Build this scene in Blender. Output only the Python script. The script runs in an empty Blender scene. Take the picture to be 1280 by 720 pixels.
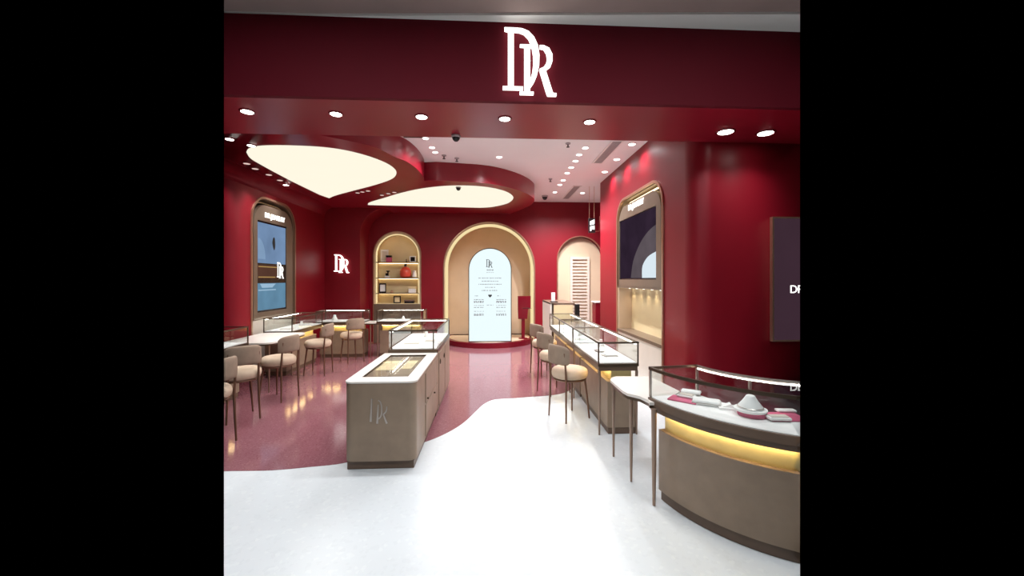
import bpy, bmesh, math, random
from mathutils import Vector, Matrix
random.seed(4)
sc = bpy.context.scene
COL = sc.collection
PI = math.pi
# ------------------------------------------------------------------ camera
CH, F, HY = 1.65, 500.0, 349.0
TH = math.atan(26/500.0)
cam = bpy.data.cameras.new('camera'); co = bpy.data.objects.new('camera', cam); COL.objects.link(co)
co.location = (0, 0, CH); co.rotation_euler = (PI/2, 0, -TH)
cam.sensor_width = 36; cam.lens = F/1280*36; cam.shift_y = -(360-HY)/1280
cam.clip_start = 0.05
sc.camera = co
def G(px, py, z):
    d = (CH-z)*F/(py-HY); dx = (px-640)/F
    return (d*(math.sin(TH)+dx*math.cos(TH)), d*(math.cos(TH)-dx*math.sin(TH)))
def V(px, py, Y):
    dx = (px-640)/F; d = Y/(math.cos(TH)-dx*math.sin(TH))
    return (d*(math.sin(TH)+dx*math.cos(TH)), CH-(py-HY)/F*d)
def S(px, py, X):
    dx = (px-640)/F; d = X/(math.sin(TH)+dx*math.cos(TH))
    return (d*(math.cos(TH)-dx*math.sin(TH)), CH-(py-HY)/F*d)
# ------------------------------------------------------------------ materials
def srgb(r, g, b):
    return tuple(((c/255/12.92) if c/255 <= .04045 else ((c/255+.055)/1.055)**2.4) for c in (r, g, b))
def mat(name, col, rough=.5, metal=0, var=.06, scale=6, bump=0, bscale=60, coat=0, spec=.5, aniso=None):
    m = bpy.data.materials.new(name); m.use_nodes = True
    nt = m.node_tree; p = nt.nodes['Principled BSDF']
    c = srgb(*col)
    p.inputs['Roughness'].default_value = rough; p.inputs['Metallic'].default_value = metal
    p.inputs['Coat Weight'].default_value = coat; p.inputs['Specular IOR Level'].default_value = spec
    tc = nt.nodes.new('ShaderNodeTexCoord')
    n = nt.nodes.new('ShaderNodeTexNoise'); n.inputs['Scale'].default_value = scale; n.inputs['Detail'].default_value = 4
    nt.links.new(tc.outputs['Object'], n.inputs['Vector'])
    r = nt.nodes.new('ShaderNodeValToRGB')
    r.color_ramp.elements[0].position = .3; r.color_ramp.elements[1].position = .7
    r.color_ramp.elements[0].color = tuple(x*(1-var) for x in c)+(1,)
    r.color_ramp.elements[1].color = tuple(min(1, x*(1+var)) for x in c)+(1,)
    nt.links.new(n.outputs['Fac'], r.inputs['Fac']); nt.links.new(r.outputs['Color'], p.inputs['Base Color'])
    if bump:
        n2 = nt.nodes.new('ShaderNodeTexNoise'); n2.inputs['Scale'].default_value = bscale; n2.inputs['Detail'].default_value = 3
        nt.links.new(tc.outputs['Object'], n2.inputs['Vector'])
        b = nt.nodes.new('ShaderNodeBump'); b.inputs['Strength'].default_value = bump; b.inputs['Distance'].default_value = .004
        nt.links.new(n2.outputs['Fac'], b.inputs['Height']); nt.links.new(b.outputs['Normal'], p.inputs['Normal'])
    return m
def emis(name, col, s, var=0):
    m = bpy.data.materials.new(name); m.use_nodes = True
    nt = m.node_tree; nt.nodes.remove(nt.nodes['Principled BSDF'])
    e = nt.nodes.new('ShaderNodeEmission'); e.inputs['Strength'].default_value = s
    e.inputs['Color'].default_value = srgb(*col)+(1,)
    if var:
        tc = nt.nodes.new('ShaderNodeTexCoord'); n = nt.nodes.new('ShaderNodeTexNoise'); n.inputs['Scale'].default_value = 2.5
        nt.links.new(tc.outputs['Object'], n.inputs['Vector'])
        r = nt.nodes.new('ShaderNodeValToRGB'); c = srgb(*col)
        r.color_ramp.elements[0].color = tuple(x*(1-var) for x in c)+(1,); r.color_ramp.elements[1].color = tuple(min(1, x*(1+var)) for x in c)+(1,)
        nt.links.new(n.outputs['Fac'], r.inputs['Fac']); nt.links.new(r.outputs['Color'], e.inputs['Color'])
    nt.links.new(e.outputs[0], nt.nodes['Material Output'].inputs['Surface'])
    return m
def glassm(name, tint=(.97, .985, .98), gl=.55, rough=.01):
    m = bpy.data.materials.new(name); m.use_nodes = True
    nt = m.node_tree; nt.nodes.remove(nt.nodes['Principled BSDF'])
    t = nt.nodes.new('ShaderNodeBsdfTransparent'); t.inputs['Color'].default_value = tint+(1,)
    g = nt.nodes.new('ShaderNodeBsdfGlossy'); g.inputs['Roughness'].default_value = rough
    lw = nt.nodes.new('ShaderNodeLayerWeight'); lw.inputs['Blend'].default_value = .5
    pw = nt.nodes.new('ShaderNodeMath'); pw.operation = 'POWER'; pw.inputs[1].default_value = 3
    nt.links.new(lw.outputs['Facing'], pw.inputs[0])
    f = nt.nodes.new('ShaderNodeMath'); f.operation = 'MULTIPLY_ADD'; f.inputs[1].default_value = gl; f.inputs[2].default_value = .04
    nt.links.new(pw.outputs[0], f.inputs[0])
    mx = nt.nodes.new('ShaderNodeMixShader')
    nt.links.new(f.outputs[0], mx.inputs[0]); nt.links.new(t.outputs[0], mx.inputs[1]); nt.links.new(g.outputs[0], mx.inputs[2])
    nt.links.new(mx.outputs[0], nt.nodes['Material Output'].inputs['Surface'])
    return m
M = dict(
    red=mat('red_wall', (132, 15, 31), .42, var=.05, scale=1.2, spec=.35),
    red_soffit=mat('red_soffit', (142, 20, 38), .3, var=.05, scale=1.2, spec=.55),
    red_fascia=mat('red_fascia', (98, 21, 33), .6, var=.04, scale=1.2, spec=.1),
    red_lacq=mat('red_lacquer', (112, 8, 28), .25, var=.04, scale=3),
    ceil=mat('white_ceiling', (251, 248, 249), .7, var=.015, scale=2),
    mall=mat('mall_ceiling', (252, 250, 245), .8, var=.02, scale=2),
    mall2=mat('mall_ceiling_taupe', (172, 150, 144), .8, var=.08, scale=1.5),
    taupe=mat('taupe_veneer', (146, 125, 105), .42, var=.10, scale=7, bump=.12, bscale=120),
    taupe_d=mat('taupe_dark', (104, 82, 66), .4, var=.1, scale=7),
    bronze=mat('bronze_frame', (96, 80, 66), .3, .75, var=.06),
    rose=mat('rose_champagne_trim', (205, 165, 140), .28, .8, var=.05),
    tan=mat('tan_plaster', (214, 188, 160), .6, var=.04, scale=3),
    cream=mat('cream_panel', (232, 212, 170), .5, var=.03, scale=3),
    marble=mat('pale_stone_panel', (226, 214, 202), .35, var=.05, scale=2.5),
    grille=mat('grille_pale', (222, 206, 192), .5, var=.03),
    plate=mat('taupe_metal_plate', (126, 108, 92), .35, .3, var=.06, scale=3),
    gold=mat('champagne_gold_panel', (240, 218, 150), .4, .1, var=.06, scale=10),
    top=mat('white_countertop', (238, 232, 224), .28, var=.02),
    deck=mat('white_display_deck', (248, 246, 244), .6, var=.015),
    fab=mat('taupe_velvet', (150, 130, 112), .9, var=.08, scale=14, bump=.3, bscale=260),
    fabs=mat('cream_velvet', (205, 182, 158), .9, var=.06, scale=14, bump=.3, bscale=260),
    leg=mat('brown_leg', (120, 88, 70), .35, .5, var=.08),
    legp=mat('pale_bronze_leg', (150, 126, 110), .3, .6, var=.06),
    black=mat('black_plastic', (22, 20, 22), .35, var=.1),
    dark=mat('dark_bezel', (30, 20, 22), .25, var=.1),
    white=mat('white_leatherette', (244, 242, 240), .5, var=.02),
    pink=mat('pink_suede', (214, 96, 130), .8, var=.06, scale=14),
    silver=mat('brushed_silver', (190, 180, 172), .3, .9, var=.05),
    vent=mat('grey_vent', (178, 172, 174), .5, .2, var=.05),
    coral=mat('coral_glaze', (222, 82, 62), .3, var=.15, scale=9),
    photo=mat('dim_photo_print', (120, 92, 84), .5, var=.4, scale=60),
    print_=mat('grey_print', (120, 130, 134), .6, var=.1),
    petal=emis('petal_light_panel', (250, 243, 222), 1.0, .01),
    lamp=emis('downlight_lens', (255, 250, 242), 9),
    sign=emis('sign_white', (255, 253, 248), 2.2),
    led_dim=emis('screen_gold_line', (196, 160, 96), .8),
    band=emis('painted_reveal_glow', (252, 228, 172), .92, .04),  # emission standing in for strip light falling on the arch reveals
    led=emis('warm_led', (255, 226, 165), 18),
    ledn=emis('niche_led', (255, 224, 170), 4),
    ledc=emis('case_led', (255, 250, 240), 11),
    scr=emis('white_screen', (230, 245, 248), 1.03),
    glass=glassm('clear_glass', gl=.34), glass_low=glassm('tray_glass', gl=.2),
    lampdim=emis('dim_slot_lens', (255, 226, 215), .75),
    ink=mat('black_ink', (30, 34, 38), .6, var=.05),
)
def terrazzo(name, base, sp1, sp2, rough, sc1=90):
    m = bpy.data.materials.new(name); m.use_nodes = True
    nt = m.node_tree; p = nt.nodes['Principled BSDF']; L = nt.links
    tc = nt.nodes.new('ShaderNodeTexCoord')
    v = nt.nodes.new('ShaderNodeTexVoronoi'); v.inputs['Scale'].default_value = sc1
    L.new(tc.outputs['Object'], v.inputs['Vector'])
    s = nt.nodes.new('ShaderNodeSeparateColor'); L.new(v.outputs['Color'], s.inputs[0])
    r = nt.nodes.new('ShaderNodeValToRGB'); r.color_ramp.interpolation = 'CONSTANT'
    e = r.color_ramp.elements; e[0].color = srgb(*base)+(1,); e[1].position = .8; e[1].color = srgb(*sp1)+(1,)
    e2 = e.new(.92); e2.color = srgb(*sp2)+(1,)
    L.new(s.outputs[0], r.inputs['Fac'])
    n = nt.nodes.new('ShaderNodeTexNoise'); n.inputs['Scale'].default_value = 1.5; n.inputs['Detail'].default_value = 5
    L.new(tc.outputs['Object'], n.inputs['Vector'])
    mx = nt.nodes.new('ShaderNodeMix'); mx.data_type = 'RGBA'; mx.blend_type = 'MULTIPLY'; mx.inputs[0].default_value = .25
    L.new(r.outputs['Color'], mx.inputs[6]); L.new(n.outputs['Color'], mx.inputs[7])
    n2 = nt.nodes.new('ShaderNodeValToRGB'); n2.color_ramp.elements[0].color = (.6, .6, .6, 1); n2.color_ramp.elements[1].color = (1, 1, 1, 1)
    L.new(n.outputs['Fac'], n2.inputs['Fac']); L.new(n2.outputs['Color'], mx.inputs[7])
    L.new(mx.outputs[2], p.inputs['Base Color'])
    p.inputs['Roughness'].default_value = rough
    return m
M['terr'] = terrazzo('red_terrazzo', (140, 92, 100), (130, 80, 88), (152, 106, 112), .12)
M['floor'] = terrazzo('white_floor', (222, 228, 231), (219, 225, 228), (226, 232, 234), .26, 40)
# ------------------------------------------------------------------ mesh helpers
def link(name, bm, m, parent=None, smooth=False, loc=None, rz=None):
    me = bpy.data.meshes.new(name)
    bmesh.ops.recalc_face_normals(bm, faces=bm.faces[:])
    bm.to_mesh(me); bm.free()
    for mm in (m if isinstance(m, (list, tuple)) else [m]): me.materials.append(M[mm] if isinstance(mm, str) else mm)
    if smooth:
        me.polygons.foreach_set('use_smooth', [True]*len(me.polygons))
        try: me.set_sharp_from_angle(angle=math.radians(38))
        except Exception: pass
    o = bpy.data.objects.new(name, me); COL.objects.link(o)
    if parent: o.parent = parent
    if loc: o.location = loc
    if rz is not None: o.rotation_euler = (0, 0, rz)
    return o
def tag(o, label, cat, group=None):
    o['label'] = label; o['category'] = cat
    if group: o['group'] = group
    return o
def struct(o):
    o['kind'] = 'structure'; return o
def thing(name, label, cat, loc=(0, 0, 0), rz=0, group=None):
    o = bpy.data.objects.new(name, None); COL.objects.link(o)
    o.location = loc; o.rotation_euler = (0, 0, rz); o.empty_display_size = .1
    return tag(o, label, cat, group)
def box(bm, x0, x1, y0, y1, z0, z1, bev=0, seg=2):
    r = bmesh.ops.create_cube(bm, size=1)
    vs = r['verts']
    for v in vs:
        v.co = Vector((x0+(v.co.x+.5)*(x1-x0), y0+(v.co.y+.5)*(y1-y0), z0+(v.co.z+.5)*(z1-z0)))
    if bev:
        es = list({e for v in vs for e in v.link_edges})
        bmesh.ops.bevel(bm, geom=es, offset=bev, segments=seg, affect='EDGES', profile=.5)
    return bm
def B(x0, x1, y0, y1, z0, z1, bev=0, seg=2):
    return box(bmesh.new(), x0, x1, y0, y1, z0, z1, bev, seg)
def tube(bm, pts, rads, n=10, cap=True):
    rings = []
    pts = [Vector(p) for p in pts]
    for i, p in enumerate(pts):
        if i == 0: t = pts[1]-pts[0]
        elif i == len(pts)-1: t = pts[-1]-pts[-2]
        else: t = (pts[i+1]-pts[i]).normalized()+(pts[i]-pts[i-1]).normalized()
        t.normalize()
        a = Vector((0, 0, 1)) if abs(t.z) < .9 else Vector((1, 0, 0))
        u = t.cross(a).normalized(); w = t.cross(u)
        r = rads[i] if isinstance(rads, (list, tuple)) else rads
        rings.append([bm.verts.new(p+(u*math.cos(2*PI*k/n)+w*math.sin(2*PI*k/n))*r) for k in range(n)])
    for a, b in zip(rings, rings[1:]):
        for k in range(n): bm.faces.new((a[k], a[(k+1) % n], b[(k+1) % n], b[k]))
    if cap: bm.faces.new(rings[0]); bm.faces.new(rings[-1])
    return bm
def lathe(bm, prof, n=32, c=(0, 0, 0)):
    rings = []
    for r, z in prof:
        rings.append([bm.verts.new((c[0]+r*math.cos(2*PI*k/n), c[1]+r*math.sin(2*PI*k/n), c[2]+z)) for k in range(n)] if r > 1e-5 else [bm.verts.new((c[0], c[1], c[2]+z))])
    for a, b in zip(rings, rings[1:]):
        if len(a) == 1 and len(b) == 1: continue
        for k in range(n):
            if len(a) == 1: bm.faces.new((a[0], b[(k+1) % n], b[k]))
            elif len(b) == 1: bm.faces.new((a[k], a[(k+1) % n], b[0]))
            else: bm.faces.new((a[k], a[(k+1) % n], b[(k+1) % n], b[k]))
    for r in (rings[0], rings[-1]):
        if len(r) > 1: bm.faces.new(r)
    return bm
def plate(bm, outer, holes, t0, t1, f):
    """flat plate with holes: 2D loops, extruded from t0 to t1, f maps (u,v,t) to space"""
    loops = [outer]+list(holes)
    tmp = bmesh.new()
    for lp in loops:
        vs = [tmp.verts.new((p[0], p[1], 0)) for p in lp]
        for a, b in zip(vs, vs[1:]+vs[:1]): tmp.edges.new((a, b))
    bmesh.ops.triangle_fill(tmp, use_beauty=True, edges=tmp.edges[:], normal=(0, 0, 1))
    tmp.verts.ensure_lookup_table()
    vs0 = {v: bm.verts.new(f(v.co.x, v.co.y, t0)) for v in tmp.verts}
    vs1 = {v: bm.verts.new(f(v.co.x, v.co.y, t1)) for v in tmp.verts}
    for fc in tmp.faces:
        bm.faces.new([vs0[v] for v in fc.verts]); bm.faces.new([vs1[v] for v in reversed(fc.verts)])
    for e in tmp.edges:
        if len(e.link_faces) == 1:
            a, b = e.verts
            bm.faces.new((vs0[a], vs0[b], vs1[b], vs1[a]))
    tmp.free(); return bm
fXZ = lambda u, v, t: Vector((u, t, v))      # plate standing across the room
fYZ = lambda u, v, t: Vector((t, u, v))      # plate standing along the room
fXY = lambda u, v, t: Vector((u, v, t))
def arch(u0, u1, v0, v1, r=None, n=18):
    """closed loop: upright rectangle with rounded top"""
    r = (u1-u0)/2 if r is None else r
    P = [(u0, v0), (u1, v0)]
    for k in range(n+1): a = PI/2*k/n; P.append((u1-r+r*math.cos(a), v1-r+r*math.sin(a)))
    for k in range(n+1): a = PI/2+PI/2*k/n; P.append((u0+r+r*math.cos(a), v1-r+r*math.sin(a)))
    out = []
    for p in P:
        if not out or math.dist(p, out[-1]) > 1e-4: out.append(p)
    return out
def rect(u0, u1, v0, v1): return [(u0, v0), (u1, v0), (u1, v1), (u0, v1)]
def rrect(u0, u1, v0, v1, r, n=6):
    P = []
    for cx, cy, a0 in ((u1-r, v1-r, 0), (u0+r, v1-r, PI/2), (u0+r, v0+r, PI), (u1-r, v0+r, 1.5*PI)):
        for k in range(n+1): a = a0+PI/2*k/n; P.append((cx+r*math.cos(a), cy+r*math.sin(a)))
    return P
def smoothloop(P, n=6):
    out = []; L = len(P)
    for i in range(L):
        p0, p1, p2, p3 = (Vector(P[(i+k-1) % L]) for k in range(4))
        for k in range(n):
            t = k/n
            q = .5*((2*p1)+(-p0+p2)*t+(2*p0-5*p1+4*p2-p3)*t*t+(-p0+3*p1-3*p2+p3)*t**3)
            out.append((q.x, q.y))
    return out
def smoothline(P, n=6):
    out = []; L = len(P)
    for i in range(L-1):
        p0 = Vector(P[max(0, i-1)]); p1 = Vector(P[i]); p2 = Vector(P[i+1]); p3 = Vector(P[min(L-1, i+2)])
        for k in range(n):
            t = k/n
            q = .5*((2*p1)+(-p0+p2)*t+(2*p0-5*p1+4*p2-p3)*t*t+(-p0+3*p1-3*p2+p3)*t**3)
            out.append(tuple(q))
    out.append(tuple(P[-1])); return out
LOGO = []
def _P(*p): return [((x-65)/600, (670-y)/600) for x, y in p]
LOGO.append(_P((113, 62), (165, 62), (165, 615), (113, 615)))
LOGO.append(_P((80, 62), (114, 62), (114, 94), (80, 84)))
LOGO.append(_P((65, 590), (250, 590), (250, 615), (65, 615)))
LOGO.append(_P((165, 62), (240, 66), (300, 88), (350, 138), (385, 210), (400, 300), (397, 400), (378, 480), (350, 545), (318, 592), (316, 525), (335, 460), (345, 380), (343, 300), (330, 220), (300, 152), (260, 112), (220, 97), (165, 92)))
LOGO.append(_P((262, 210), (315, 210), (315, 655), (262, 655)))
LOGO.append(_P((222, 210), (332, 210), (332, 232), (222, 226)))
LOGO.append(_P((220, 634), (347, 634), (347, 656), (220, 656)))
LOGO.append(_P((402, 213), (440, 212), (490, 235), (519, 290), (520, 350), (503, 398), (460, 432), (400, 428), (440, 408), (460, 380), (472, 330), (465, 280), (440, 242), (402, 235)))
LOGO.append(_P((400, 428), (456, 430), (525, 640), (557, 642), (557, 664), (476, 664), (466, 640)))
def logo(bm, f, h, t0, t1, u0=0, v0=0):
    for i, lp in enumerate(LOGO):
        plate(bm, [(u0+x*h*(600/608), v0+y*h) for x, y in lp], [], t0, t1+i*1e-5, f)
    return bm
def textbm(s, size, f, t, depth=.004, spacing=1.0, bold=0):
    cu = bpy.data.curves.new('t', 'FONT'); cu.body = s; cu.size = size; cu.extrude = depth/2; cu.space_character = spacing
    cu.offset = bold; cu.align_x = 'CENTER'; cu.align_y = 'CENTER'
    ob = bpy.data.objects.new('t', cu); COL.objects.link(ob)
    bpy.context.view_layer.update()
    me = bpy.data.meshes.new_from_object(ob.evaluated_get(bpy.context.evaluated_depsgraph_get()))
    bm = bmesh.new(); bm.from_mesh(me)
    for v in bm.verts: v.co = f(v.co.x, v.co.y, t+v.co.z)
    bpy.data.objects.remove(ob); bpy.data.meshes.remove(me); bpy.data.curves.remove(cu)
    return bm

# ================================================================== SETTING
LX, RX, BY = -3.95, 2.29, 10.4          # left wall, right wall, back wall
SF, SB, SZ, CZ, WZ = 3.5, 4.4, 3.2, 3.35, 3.67
# floor: pale floor, with the red terrazzo zone let into it
struct(link('floor', B(-7, 7, -1.2, 13, -.1, 0), 'floor'))
edge = [(250, 590), (285, 589), (340, 588), (385, 584), (429, 579), (480, 566), (530, 553), (560, 540.5), (580, 528), (595, 514), (605, 505), (618, 499.5), (640, 498), (665, 496), (690, 494), (708, 490), (722, 480), (735, 468), (760, 462)]
line = smoothline([G(x, y, 0) for x, y in edge], 5)
loop = [(-6, line[0][1])]+line+[(line[-1][0]+1.4, line[-1][1]+.2), (3.4, 7.5), (3.4, 12), (-6, 12)]
struct(link('floor', plate(bmesh.new(), loop, [], -.05, .002, fXY), 'terr'))
# left wall with arched display recess
nl0, nl1 = S(314, 300, LX)[0], S(368, 300, LX)[0]
nz = 3.06
struct(link('wall_left', plate(bmesh.new(), rect(1.5, 9.95, 0, WZ+.3), [arch(nl0, nl1, .02, nz, .42)], LX-.4, LX, fYZ), 'red', smooth=True))
struct(link('wall_left', B(LX-.45, LX-.4, 1.5, 9.95, 0, WZ+.3), 'taupe'))
# back wall with three arches
aA = (V(467, 350, BY)[0], V(526, 350, BY)[0], 0.02, V(496, 290, BY)[1])
aB = (V(555, 350, BY)[0], V(668, 350, BY)[0], 0.0, V(611, 278.5, BY)[1])
aC = (V(697, 350, BY)[0], V(753.5, 350, BY)[0], 0.02, V(725, 296, BY)[1])
struct(link('wall_back', plate(bmesh.new(), rect(-5.2, 4.2, -.01, WZ+.3), [arch(*aA), arch(*aB), arch(*aC)], BY, BY+1.1, fXZ), 'red', smooth=True))
struct(link('wall_back', B(-5.2, 4.2, BY+1.1, BY+1.2, -.01, WZ+.3), 'tan'))
# right side wall with recess, rounded front corner, facing wall
nr0, nr1 = S(829, 300, RX)[0], S(772, 300, RX)[0]
RZ = 3.02
bm = plate(bmesh.new(), rect(SB+.22, 8.3, 0, WZ+.3), [arch(nr0, nr1, .02, RZ, .36)], RX, RX+.45, fYZ)
struct(link('wall_right', bm, 'red', smooth=True))
cor = [(RX, SB+.22)]
for k in range(13):
    a = PI+PI/2*k/12; cor.append((RX+.22+.22*math.cos(a), SB+.22+.22*math.sin(a)))
cor += [(6, SB), (6, SB+.45), (RX+.3, SB+.45)]
P = []
for p in cor:
    if not P or math.dist(p, P[-1]) > 1e-4: P.append(p)
struct(link('wall_right', plate(bmesh.new(), P, [], 0, WZ+.3, fXY), 'red', smooth=True))
struct(link('wall_right', B(RX+.45, RX+.5, SB+.45, 8.3, 0, WZ+.3), 'taupe'))
struct(link('wall_right', B(RX+.5, 4.2, 8.15, 8.3, 0, WZ+.3), 'red'))
# pier carrying the small lit monogram, flaring into the ceiling
CY = 9.72
cl, cr = V(410, 300, CY)[0], V(450, 300, CY)[0]
pl = [(cr, 0), (cr, 2.72)]
for k in range(1, 13): a = PI/2*k/12; pl.append((cr+.62*(1-math.cos(a)), 2.72+.63*math.sin(a)))
pl += [(cr+.62, WZ), (cl-.3, WZ), (cl-.3, 0)]
bm = plate(bmesh.new(), pl, [], CY, BY+.01, fXZ)
struct(link('wall_pier', bm, 'red', smooth=True))
# cove along the left wall
bm = bmesh.new()
cv = [(LX-.01, CZ+.01), (LX-.01, CZ-.22)]
for k in range(1, 9): a = PI/2*k/8; cv.append((LX+.22-.22*math.cos(a), CZ-.22+.22*math.sin(a)))
plate(bm, cv, [], SB, BY, fXZ)
struct(link('trim_1', bm, 'red', smooth=True))
# baseboards
struct(link('baseboard_back', B(cr, aA[0], BY-.015, BY, 0, .05), 'rose'))
struct(link('baseboard_back', B(aC[0]-.55, aC[0], BY-.015, BY, 0, .05), 'rose'))

# ceilings
struct(link('ceiling', B(-5.2, 4.2, SB, BY+.4, WZ, WZ+.1), 'ceil'))
# red lowered ceiling with scalloped edge
e1 = [(493, 196), (509, 202.5), (522, 212), (529.5, 222), (530, 226)]
e2 = [(545, 225.5), (575, 227), (600, 228.5), (620, 231), (640, 235.5), (655, 240.5), (665, 246), (668, 250.5), (664, 256), (655, 260.5)]
h1 = [G(x, y, CZ) for x, y in e1]; h2 = [G(x, y, CZ) for x, y in e2]
b1 = smoothline([G(400, 169, CZ), G(440, 177, CZ), G(470, 184.5, CZ)]+h1, 6); b2 = smoothline(h2, 6)
lp = [(-5.2, SB-.3), (b1[0][0]-.3, SB-.3)]+b1+b2+[(b2[-1][0]-.3, BY+.01), (-5.2, BY+.01)]
struct(link('ceiling', plate(bmesh.new(), lp, [], CZ, WZ+.02, fXY), 'red_soffit', smooth=True))
# lowered soffit over the shop front and the fascia above it
struct(link('ceiling', B(-5.4, 5.6, SF+.02, SB, SZ, WZ+.3), 'red_soffit'))
struct(link('wall_fascia', B(-5.4, 5.6, SF-.03, SF+.02, SZ-.004, 3.88), 'red_fascia'))
# mall ceiling in front of the shop
mz = 3.88
struct(link('ceiling', plate(bmesh.new(), [(-5.4, 3.5), (-1.47, 3.47), (2.0, 3.27), (5.6, 3.05), (5.6, 3.6), (-5.4, 3.6)], [], mz, mz+.1, fXY), 'mall'))
struct(link('ceiling', plate(bmesh.new(), [(-5.4, -1.2), (5.6, -1.2), (5.6, 3.05), (2.0, 3.27), (-1.47, 3.47), (-5.4, 3.5)], [], mz+.02, mz+.12, fXY), 'mall2'))

# ================================================================== CEILING LIGHTS
p1 = [(308, 190), (311, 185.5), (322, 182.5), (345, 181.5), (380, 182.3), (410, 184.5), (435, 188.5), (460, 195), (480, 202.5), (491, 209), (495.5, 215), (493, 221), (484, 226), (465, 232), (440, 238.5), (420, 244), (411.5, 247.5)]
p1b = [(400, 243.5), (370, 229), (345, 216), (325, 205), (313, 197.5)]
pp = smoothline([G(x, y, CZ) for x, y in p1], 5)+smoothline([G(x, y, CZ) for x, y in p1b+[p1[0]]], 5)[:-1]
o = link('ceiling_light', plate(bmesh.new(), pp, [], CZ-.004, CZ+.004, fXY), 'petal')
tag(o, 'large glowing cream petal-shaped panel in the red ceiling, pointed tip over the pier', 'ceiling light', 'petal light panels')
p2 = [(460, 256), (462, 253), (480, 247.5), (500, 241.5), (525, 236), (555, 232.5), (585, 232), (610, 234), (630, 238.5), (640, 244), (641, 249), (633, 254.5), (615, 258.5), (600, 259.5)]
p2b = [(560, 258.5), (520, 257.5), (480, 256.6)]
pp = smoothline([G(x, y, CZ) for x, y in p2], 5)+smoothline([G(x, y, CZ) for x, y in p2b+[p2[0]]], 5)[:-1]
o = link('ceiling_light', plate(bmesh.new(), pp, [], CZ-.004, CZ+.004, fXY), 'petal')
tag(o, 'flatter glowing petal-shaped panel near the back wall, over the shelf arch', 'ceiling light', 'petal light panels')
def spot(x, y, z, e, ang=110, col=(.97, .98, 1), rad=.04, tilt=None, bl=.9):
    l = bpy.data.lights.new('downlight_beam', 'SPOT'); l.energy = e; l.spot_size = math.radians(ang); l.spot_blend = bl
    l.color = col; l.shadow_soft_size = rad
    o = bpy.data.objects.new('downlight_beam', l); COL.objects.link(o); o.location = (x, y, z)
    if tilt: o.rotation_euler = tilt
    return o
def downlight(px, py, z, r, label, group, e, ang=115, col=(.97, .98, 1), lens='lamp'):
    x, y = G(px, py, z)
    t = thing('downlight', label, 'downlight', (x, y, z), 0, group)
    bm = bmesh.new(); lathe(bm, [(r*.86, -.001), (r*.9, -.008), (r*1.12, -.006), (r*1.16, 0)], 24)
    link('trim_ring', bm, 'white' if z > 3.5 else 'red_lacq', t, True)
    bm = bmesh.new(); lathe(bm, [(0, -.0095), (r*.88, -.0095), (r*.88, 0)], 24)
    link('lens', bm, lens, t)
    if e: spot(x, y, z-.03, e*(1.9 if z > 3.3 else 1.2), ang, col, r*.8)
    return t
sl = ['leftmost round downlight in the red shop front soffit', 'round soffit downlight above the left petal panel, second from left edge',
      'round soffit downlight left of the lit sign, beside the ceiling camera', 'round soffit downlight straight below the big lit monogram sign',
      'round soffit downlight just right of the big monogram sign', 'wide bright soffit downlight above the rounded red wall corner, left of a pair',
      'wide bright soffit downlight at the right edge, right of a pair']
for i, (px, py) in enumerate([(309, 139), (420, 142), (527, 145.5), (631, 148), (737, 152), (907, 164.5), (957, 166)]):
    downlight(px, py, SZ, .058 if i < 5 else .085, sl[i], 'soffit downlights', 41 if i < 5 else 14)
for (px, py, lb) in [(287, 173.5, 'round downlight in red ceiling at the left edge above the arched screen'), (314, 181.5, 'small downlight touching the left end of the large petal panel')]:
    downlight(px, py, CZ, .05, lb, 'left red ceiling downlights', 24)
names = ['first', 'second', 'third', 'fourth', 'fifth']
for i, (px, py) in enumerate([(308.5, 204), (319, 210.5), (336, 218), (350, 225), (357.5, 231)]):
    downlight(px, py, CZ, .05, names[i]+' small downlight from the left along the lower edge of the large petal panel', 'downlights along the petal edge', 22 if i in (0, 2, 4) else 0, lens='lamp' if i == 4 else 'lampdim')
for i, (px, py) in enumerate([(447, 240.7), (453, 239.5), (460, 238.3), (477.5, 243.6), (485.5, 241.6), (493, 240)]):
    downlight(px, py, CZ, .045, names[i % 3]+' tiny downlight of three '+('beside the right edge of the large petal panel' if i < 3 else 'above the left tip of the rear petal panel'), 'tiny downlights between the petals', 10 if i % 3 == 1 else 0, lens='lampdim')
wl = [(540, 184, 'upper'), (544, 190, 'lower')]
for px, py, w in wl: downlight(px, py, WZ, .045, w+' downlight of the pair in the white ceiling beside the scalloped red edge', 'white ceiling downlights', 12, 140)
downlight(532, 172.5, WZ, .045, 'downlight half under the soffit edge where the white ceiling begins', 'white ceiling downlights', 20, 140)
downlight(624, 196, WZ, .05, 'single downlight in the open middle of the white ceiling', 'white ceiling downlights', 60, 150)
row = [(731.7, 184.4), (724, 193), (719.4, 201), (714, 209), (709, 216), (704, 225), (699.7, 230.6), (693.6, 240)]
ordn = ['nearest', 'second nearest', 'third nearest', 'fourth nearest', 'fifth nearest', 'sixth nearest', 'seventh nearest', 'farthest']
for i, (px, py) in enumerate(row):
    downlight(px, py, WZ, .05, ordn[i]+' downlight in the straight row of eight on the white ceiling', 'row of white ceiling downlights', (30 if i < 4 else 150) if i % 2 == 0 or i == 7 else 0, 150)
for px, py, lb in [(790, 180, 'downlight in the white ceiling nearest the right red wall, at the soffit'), (771, 199, 'downlight between the front ceiling vent and the right red wall'),
                   (756, 214.5, 'downlight behind the front ceiling vent near the right red wall'), (728, 241, 'rearmost downlight right of the rear ceiling vent')]:
    downlight(px, py, WZ, .055, lb, 'downlights along the right wall', 80 if px < 740 else 20, 150)
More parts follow.
